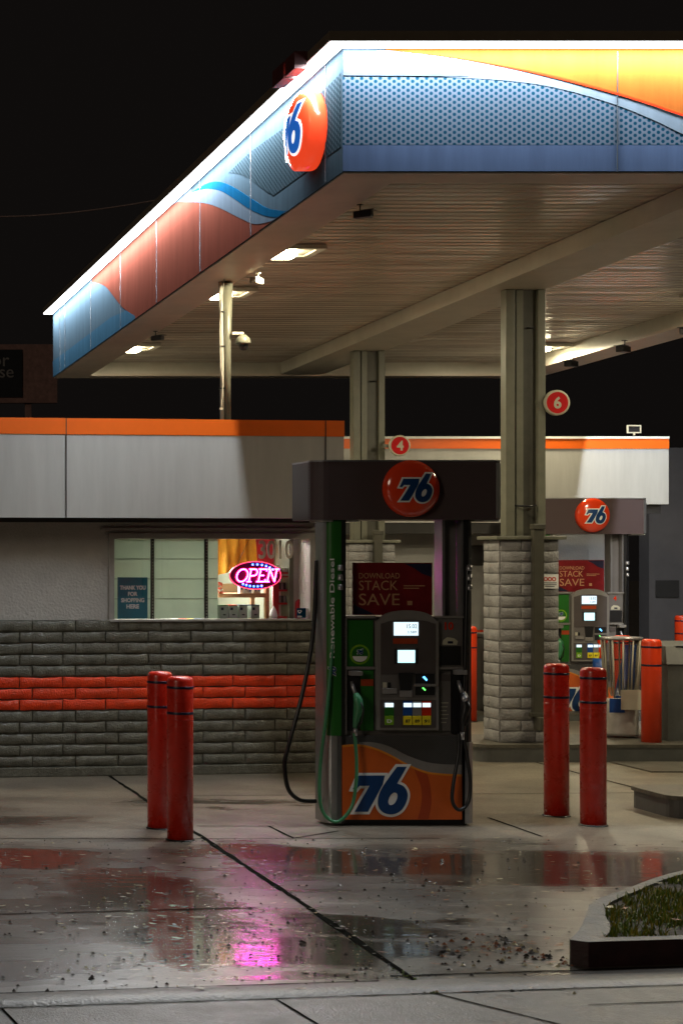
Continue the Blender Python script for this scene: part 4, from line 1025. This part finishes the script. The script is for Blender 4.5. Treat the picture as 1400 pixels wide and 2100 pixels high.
    pbx(r, 'nozzle_boot', M['bezel'], 712, 1376.5, 736, 1386, -.05, .02, c=.004); pbx(r, 'nozzle_boot', M['bezel'], 926, 1374.5, 949, 1384, -.05, .012, c=.004)
    nozzle(L(719, 0)[0], M['greenh'], L(0, 1398)[1], L(0, 1492)[1])
    nozzle(L(937, 0)[0], M['blackp'], L(0, 1396)[1], L(0, 1500)[1])
    hl = MB(); hl.lathe([(0, -.018), (.018, -.014), (.024, 0)], (L(939, 0)[0], -.085, L(0, 1432)[1]), 12, 'y'); hl.build('nozzle_knob', M['metal'], r)
    # lower cabinet
    zc1 = L(0, 1509)[1]
    cab = box('cabinet_door', M['cgrey'], r, L(697.5, 0)[0], L(944, 0)[0], .0, .029, .055, zc1-.005)
    cup = [L(697.5, 1526)] + [c0(x, y) for x, y in ((420, 1590), (520, 1620), (620, 1680), (720, 1735), (820, 1760), (930, 1770))]
    cup = [tuple(v) for v in spline([c0(310, 1600), c0(400, 1595), c0(480, 1612), c0(560, 1645), c0(660, 1700), c0(760, 1740), c0(850, 1752), c0(955, 1757)], 5)]
    xr_ = L(943.5, 0)[0]; cup = [(min(u, xr_), v) for u, v in cup]
    fill([[L(698, 1682), (xr_, L(0, 1682)[1])] + cup[::-1]], .001, front(0, -.0005)).build('orange_graphic', M['corange'], cab)
    sh_ = [tuple(v) for v in spline([c0(690, 1712), c0(735, 1830), c0(735, 1920), c0(715, 1998)], 5)] + [tuple(v) for v in spline([c0(775, 1998), c0(790, 1900), c0(780, 1800), c0(760, 1740)], 5)]
    fill([sh_], .001, front(0, -.0017)).build('red_swirl', M['cred'], cab)
    am = cup[:] + [(u, v-.016) for u, v in cup[::-1]]; fill([am], .001, front(0, -.0018)).build('amber_edge', M['cyellow'], cab)
    sv = [tuple(v) for v in spline([c0(400, 1583), c0(480, 1585), c0(560, 1605), c0(660, 1655), c0(760, 1690), c0(850, 1702), c0(955, 1705)], 5)]; sv = [(min(u, xr_), v) for u, v in sv]
    fill([sv + [(u, v) for u, v in cup[5:][::-1]]], .001, front(0, -.0018)).build('silver_swoosh', M['bezel'], cab)
    q = c0(512, 1842); logo(262/2.626/PP, lambda u, v, w: (q[0]+u, -.0030-w, q[1]+v), cab)
    box('cabinet_side', M['metal'], r, L(697.5, 0)[0]-.036, L(697.5, 0)[0]-.001, .0, .03, .03, gz)
    # poster between the uprights
    pst = pbx(r, 'poster', M['poster'], 730, 1155, 893.5, 1263.5, .10, .12)
    fill([[L(835, 1157), L(892, 1157), L(892, 1185), L(872, 1178), L(855, 1166)]], .001, front(0, .0995)).build('poster_corner', M['postern'], pst)
    fill([[L(731.5, 1262), L(731.5, 1242), L(750, 1250), L(775, 1262)]], .001, front(0, .0995)).build('poster_corner', M['postern'], pst)
    tm = MB()
    for tx, py, hh, pw in (('DOWNLOAD', 1182, .042, 84), ('STACK', 1202, .072, 80), ('SAVE', 1231, .088, 84)):
        q = L(742+pw/2, py); text(tx, hh, front(q[0], .0985, q[1]), tm, w=pw/PP, t=.001)
    for (a, b, y_) in ((834, 878, 1203), (834, 866, 1208)): box('poster_line', M['gold'], pst, L(a, 0)[0], L(b, 0)[0], .0975, .0988, L(0, y_)[1]-.003, L(0, y_)[1]+.004)
    tm.build('poster_lettering', M['gold'], pst)
    box('poster_mark', M['gold'], pst, L(842, 0)[0], L(852, 0)[0], .0975, .0988, L(0, 1243)[1], L(0, 1234)[1])
    # hoses (real loops standing off the pump)
    def hose(nm, m_, pts, rad, ribs=0):
        h_ = MB(); h_.tube(spline(pts, 10), rad, 12); o = h_.build(nm, m_, r); return o
    def H3(px, py, y): a = L(px, py); k = 1 + y/13.0; return ((px-CX)/PP*k - 4.89, y, EYE + (CY-py)/PP*k)
    hose('black_hose', M['blackrub'], [H3(650, 1150, .20), H3(649, 1167, .20), H3(642, 1300, .20), H3(622, 1415, .18), H3(592, 1530, .15), H3(584, 1567, .14), H3(591, 1617, .12), H3(614, 1640, .12), H3(648, 1643, .14)], .016)
    hose('green_hose', M['greenh'], [H3(727, 1504, -.05), H3(731, 1560, -.06), H3(730, 1605, -.07), H3(721, 1655, -.07), H3(694, 1685, -.07), H3(668, 1674, -.06), H3(656, 1640, -.05), H3(657, 1567, -.03), H3(671, 1450, -.02), H3(680, 1350, .0), H3(692, 1180, .03), H3(694, 1150, .06)], .0125)
    hose('black_hose', M['blackrub'], [H3(941, 1505, -.05), H3(940, 1545, -.06), H3(929, 1610, -.07), H3(928, 1645, -.07), H3(942, 1661, -.07), H3(960, 1645, -.06), H3(964, 1600, -.05), H3(956, 1540, -.04), H3(951, 1500, -.03), H3(954, 1350, -.02), H3(958, 1180, 0), H3(957, 1140, .05)], .0135)
    ft = MB(); 
    for px in (694, 958):
        for py in (1165, 1185, 1205): a = L(px, py); ft.lathe([(.020, -.022), (.022, -.015), (.018, .02)], (a[0], -.004, a[1]), 12)
    ft.build('hose_coupling', M['metal'], r)
    return r
pump = make_pump('nearer fuel pump with number 10, dark header, red logo ball and orange cabinet', '10')
def tree_copy(o, parent=None):
    c = o.copy(); COL.objects.link(c); c.parent = parent
    for k in [q for q in bpy.data.objects if q.parent == o and q != c]: tree_copy(k, c)
    return c
p2 = tree_copy(pump); p2.location = (10.32, 21.5, 0.0)
p2['label'] = 'farther fuel pump with number 4, partly hidden by the stone pier and red bollards'
for k in list(p2.children):
    if k.name.startswith('pump_number'):
        q = L(918, 1285); bpy.data.objects.remove(k); text('4', .058, front(q[0], .0098, q[1]), bold=.02).build('pump_number', M['fred'], p2); break

# ================================================================== BOLLARDS
def bollard(x, y, h=1.15, m=None, label='', first=[None]):
    m = m or M['bolr']
    r = root('bollard', (x, y, 0), label, 'bollard', 'red bollards around the pumps')
    R_ = .09
    MB().lathe([(R_, 0), (R_, h-.034), (R_-.004, h-.018), (R_-.013, h-.005), (R_-.028, h), (0, h+.002)], n=40).build('sleeve', m, r)
    for z in (h-.075, h-.255): MB().lathe([(R_+.0015, z-.009), (R_+.0025, z-.007), (R_+.0025, z+.007), (R_+.0015, z+.009)], n=40).build('navy_band', M['navy'], r)
    MB().lathe([(R_+.001, h-.302), (R_+.003, h-.300), (R_+.001, h-.298)], n=40).build('sleeve_seam', m, r)
    MB().lathe([(R_+.012, 0), (R_+.010, .006), (R_, .010)], n=30).build('base_ring', M['blackrub'], r)
    return r
bollard(3.057, 12.37, label='front red bollard of the left pair, standing nearest the camera')
bollard(3.04, 12.90, label='rear red bollard of the left pair, half hidden by the front one')
bollard(6.286, 13.04, label='front red bollard of the pair just right of the nearer pump', h=1.17)
bollard(6.23, 13.51, label='rear left red bollard of the pair just right of the nearer pump', h=1.17)
bollard(8.897, 17.27, 1.18, M['bolo'], 'bright orange bollard between the clear bag bin and the grey bin')
bollard(9.35, 18.75, 1.15, M['bolo'], 'orange bollard mostly hidden behind the clear bag bin')
bollard(13.31, 25.0, 1.15, M['bolo'], 'far orange bollard at the right edge above the grey bin')
bollard(8.72, 21.2, 1.15, M['bolo'], 'far orange bollard seen between the nearer pump and the stone pier')

# ================================================================== BINS AND SMALL THINGS
r = root('bag_bin', (8.84, 17.75, .17), 'clear plastic bag bin on a ribbed metal drum beside the orange bollard', 'bin')
pr = []
for k in range(14): z = .02+.36*k/13; pr += [(.155+.004*(k % 2), z)]
MB().lathe(pr, n=32).build('drum', M['galv'], r)
for k in range(12):
    a = 2*math.pi*(k+.3)/12; MB().tube([(.15*math.cos(a), .15*math.sin(a), .40), (.185*math.cos(a), .185*math.sin(a), 1.0)], .008, 6).build('wire_streak_post', M['card'], r)  # wires, with extra pale ones imitating bright streaks on the bag's folds
MB().lathe([(.19, .985), (.198, .99), (.198, 1.01), (.185, 1.012)], n=32).build('rim', M['metal'], r)
MB().lathe([(.10, .42), (.12, .5), (.15, .7), (.17, .95), (.178, .98)], n=14).build('clear_bag', M['bagm'], r)
box('note_card', M['card'], r, -.10, .11, -.2, -.195, .29, .49); box('blue_tape', M['blueb'], r, -.2, -.05, -.17, -.16, .26, .40)
r = root('blue_board', (9.03, 18.0, .17), 'blue tapered board standing behind the clear bag bin', 'board')
fill([[(-.16, .25), (.07, .25), (.09, .92), (-.02, .92)]], .02, front(0, .02)).build('panel', M['blueb'], r)
r = root('grey_bin', (9.34, 17.35, .0), 'dark grey refuse bin with sloping lid at the right edge', 'bin')
MB().prism([(-.24, 0), (.30, 0), (.30, .5), (-.24, .5)], 0, 0.93).build('body', M['bin'], r)
ld = MB(); ld.add([(-.26, -.02, .93), (.32, -.02, .93), (.32, .52, .93), (-.26, .52, .93), (-.22, .08, 1.10), (.28, .08, 1.10), (.28, .45, 1.14), (-.22, .45, 1.14)], [(0,3,2,1),(4,5,6,7),(0,1,5,4),(1,2,6,5),(2,3,7,6),(3,0,4,7)]); ld.build('lid', M['bin'], r)
box('opening', M['blackp'], r, -.12, .2, .07, .3, 1.09, 1.105)
r = root('grey_bin', (9.25, 21.6, .0), 'dark bin standing behind the stone pier next to the far orange bollard', 'bin')
box('body', M['bin'], r, -.24, .24, -.2, .25, 0, 1.0, c=.02); box('lid', M['bin'], r, -.26, .26, -.22, .27, 1.002, 1.05, c=.015)
r = root('squeegee_bucket', (10.15, 20.9, 0), 'red and blue squeegee bucket on a post in front of the farther pump', 'bucket')
MB().lathe([(.10, 0), (.10, .02), (.03, .03), (.03, .55)], n=16).build('post', M['white'], r)
MB().lathe([(.055, .55), (.075, .62), (.075, .78)], n=20).build('bucket', M['blueb'], r); MB().lathe([(.058, .45), (.062, .55)], n=20).build('base_band', M['fred'], r)
MB().tube([(0, 0, .7), (.03, 0, .98)], .012, 8).box(-.02, .09, -.015, .015, .96, 1.0).build('squeegee', M['fred'], r)

# ================================================================== PLANTED BED bottom right
pk = 422.0
K0 = Vector(((1185-CX)/pk, F/pk, 0))     # near left corner of the kerb
KA = SA
kb = root('bed_kerb', K0, 'curved kerb round the grass bed with a dark red painted front', 'kerb', rz=KA)
def kl(x, y): v = Vector((x-K0.x, y-K0.y)); c, s = math.cos(-KA), math.sin(-KA); return (v.x*c - v.y*s, v.x*s + v.y*c)
KH = .135
# inner and outer outlines (local): front edge along x, left end runs back and curves to the right
cw = lambda *p: [kl(x, y) for x, y in p]
oc = [tuple(v) for v in spline([(-.01, .06)] + cw((4.17, 8.80), (4.40, 9.20), (4.60, 9.54), (4.92, 9.86), (5.61, 10.50), (7.2, 11.6)), 6)]
ic = [tuple(v) for v in spline([(.19, .08)] + cw((4.36, 8.86), (4.49, 9.18), (4.655, 9.48), (4.95, 9.80), (5.62, 10.44), (7.2, 11.54)), 6)]
outer = [(3.4, 0), (0.05, 0)] + oc
inner = [(3.4, .08)] + ic
inner[1:1] = []
kb1 = MB()
loop = outer + inner[::-1]
kf = fill([loop], KH-.012, lambda u, v, w: (u, v, w)); kt_ = kf.build('kerb_top', mat('bed_kerb', (.075, .068, .055), .5, var=.5, vscale=7, bump=1.0, bscale=45, rvar=.15), kb); bv_ = kt_.modifiers.new('bevel', 'BEVEL'); bv_.width = .012; bv_.segments = 3; bv_.limit_method = 'ANGLE'
fb = MB(); fb.add([(0.05, -.004, 0), (3, -.004, 0), (3, -.004, KH-.014), (.05, -.004, KH-.014), (-.006, .05, 0), (-.006, .05, KH-.014), (.05, .03, 0), (3, .03, 0), (3, .03, KH-.028), (.05, .03, KH-.028)],
                  [(0, 1, 2, 3), (4, 0, 3, 5), (3, 2, 8, 9), (6, 9, 8, 7)]); fb.build('red_face', M['redkerb'], kb)
def inpoly(x, y, poly):
    c = False; j = len(poly)-1
    for i in range(len(poly)):
        a, b = poly[i], poly[j]
        if (a[1] > y) != (b[1] > y) and x < (b[0]-a[0])*(y-a[1])/(b[1]-a[1])+a[0]: c = not c
        j = i
    return c
so = MB(); nx_, ny_ = 40, 30
sg = fill([inner], KH-.03, lambda u, v, w: (u, v, w))
so_ = sg.build('soil', M['soil']); so_.location = K0; so_.rotation_euler = (0, 0, KA); tag(so_, kind='structure')
def leaf_shape(mb, c, L_, w_, ang, curl, tilt=0):
    ca, sa = math.cos(ang), math.sin(ang); pts = []
    prof = [(0, .0), (.2, .7), (.5, 1), (.8, .6), (1, 0)]
    for t_, q in prof:
        for sgn in (-1, 1):
            x = (t_-.5)*L_; y_ = sgn*q*w_/2; z = curl*(abs(t_-.5)*2)**2 + curl*.8*q*abs(sgn)
            pts.append((c[0]+x*ca-y_*sa, c[1]+x*sa+y_*ca, c[2]+z+.002+tilt*x))
    mb.add(pts, [(2*i, 2*i+1, 2*i+3, 2*i+2) for i in range(4)], True)
gr = MB(); bedl = MB()
for i in range(36000):
    x, y = random.uniform(.1, 3.35), random.uniform(.05, 2.3)
    if not inpoly(x, y, inner): continue
    cl_ = math.sin(x*5.3+1)*math.sin(y*6.1+x*2) + .5*math.sin(x*13+y*9)
    if cl_ < random.uniform(-.9, .55): continue
    h_ = random.uniform(.015, .05); a = random.uniform(0, 6.28); w_ = random.uniform(.0025, .006); lx, ly = math.cos(a), math.sin(a); ln = random.uniform(.0, .025)
    b_ = random.uniform(0, 6.28)
    z0 = KH-.03
    gr.cur = 0 if random.random() < .7 else 1
    gr.add([(x-lx*w_, y-ly*w_, z0), (x+lx*w_, y+ly*w_, z0), (x+lx*w_*.6+ln*.5*math.cos(b_), y+ly*w_*.6+ln*.5*math.sin(b_), z0+h_*.6), (x-lx*w_*.6+ln*.5*math.cos(b_), y-ly*w_*.6+ln*.5*math.sin(b_), z0+h_*.6), (x+ln*math.cos(b_)*1.3, y+ln*math.sin(b_)*1.3, z0+h_)], [(0, 1, 2, 3), (3, 2, 4)])
go = gr.build('grass', [M['grass'], mat('yellow_grass', (.32, .26, .02), .6, var=.4)], normals=False); go.location = K0; go.rotation_euler = (0, 0, KA); tag(go, 'patchy low grass growing in the kerbed bed', 'grass', kind='stuff')
for i in range(26):
    x, y = random.uniform(.25, 2.0), random.uniform(.2, 1.5)
    if inpoly(x, y, inner): bedl.cur = random.choice((0, 0, 1)); leaf_shape(bedl, (x, y, KH-.01), random.uniform(.04, .08), random.uniform(.02, .035), random.uniform(0, 6.28), .01)
bo = bedl.build('bed_leaves', [M['leafb'], M['leafy']], normals=False); bo.location = K0; bo.rotation_euler = (0, 0, KA); tag(bo, 'fallen brown leaves lying in the grass bed', 'leaves', kind='stuff')

# litter on the forecourt
lt = MB()
def bit(x, y, k, size):
    lt.cur = k; q = []
    n_ = random.choice((5, 6, 7)); a0 = random.uniform(0, 6.28)
    for i in range(n_): a = a0+2*math.pi*i/n_; rr2 = size*random.uniform(.6, 1.2); q.append((x+rr2*math.cos(a), y+rr2*.8*math.sin(a), .0045))
    q.append((x, y, .0045+size*random.uniform(.5, 1.0)))
    lt.add(q, [(i, (i+1) % n_, n_) for i in range(n_)])
for i in range(1150):
    y = 8.0 + 4.4*random.random()**1.35; p = F/y
    px = random.uniform(-60, 1400) if random.random() < .35 else random.gauss(560, 330)
    if px > 1180 and y < 9.6: continue
    x = (px-CX)/p
    if abs(x-3.17) > .02 or True: bit(x, y, 0 if random.random() < .85 else 2, random.choice((.004, .006, .007, .009, .013))*random.uniform(.8, 1.2))
for i in range(150):     # drift against the kerb
    a = random.random(); q = st(0, 0)
    lx, ly = -random.random()**2*.55-.01, random.uniform(.0, .75)
    c, s = math.cos(KA), math.sin(KA); x = K0.x+lx*c-ly*s; y = K0.y+lx*s+ly*c
    bit(x, y, random.choice((0, 0, 1, 2)), random.uniform(.005, .018))
for i in range(480):
    y = 8.0 + 4.5*random.random(); px = random.gauss(330, 300) if i % 4 else random.gauss(1050, 140); x = (px-CX)*y/F
    if px > 1180 and y < 9.6: continue
    lt.cur = random.choice((0, 0, 1, 2)) if px > 600 else random.choice((0, 0, 2)); leaf_shape(lt, (x, y, .004), random.uniform(.02, .07), random.uniform(.008, .022), random.uniform(-.7, .7), random.uniform(.002, .01))
for px, py, sz, k in ((700, 1910, .075, 0), (690, 1896, .05, 0), (1145, 1945, .08, 1), (1090, 1940, .06, 1), (1120, 1930, .05, 1), (1055, 1890, .05, 1), (340, 1838, .04, 0), (355, 1904, .06, 0), (1075, 1907, .055, 1), (850, 1747, .07, 2), (1005, 1925, .06, 0), (410, 2037, .07, 0), (240, 1974, .05, 0), (1160, 1925, .06, 0), (300, 1906, .03, 0)):
    p = (py-CY)/2.0; lt.cur = k; leaf_shape(lt, ((px-CX)/p, F/p, .004), sz, sz*.45, random.uniform(-.8, .8), sz*.16); leaf_shape(lt, ((px-CX)/p+.01, F/p+.01, .008), sz*.7, sz*.4, random.uniform(-1.8, 1.8), sz*.2)
for i in range(60):     # moss in the joint
    t_ = random.random(); x = 3.14+random.uniform(-.02, .02); y = 8.0+random.random()**2*.5; bit(x-(8.1-y)*.0, y, 3, random.uniform(.004, .010))
tag(lt.build('leaf_litter', [M['leafd'], M['leafb'], M['leafy'], M['grass']], normals=False), 'scattered wet leaves and seed husks over the driveway', 'leaf litter', kind='stuff')
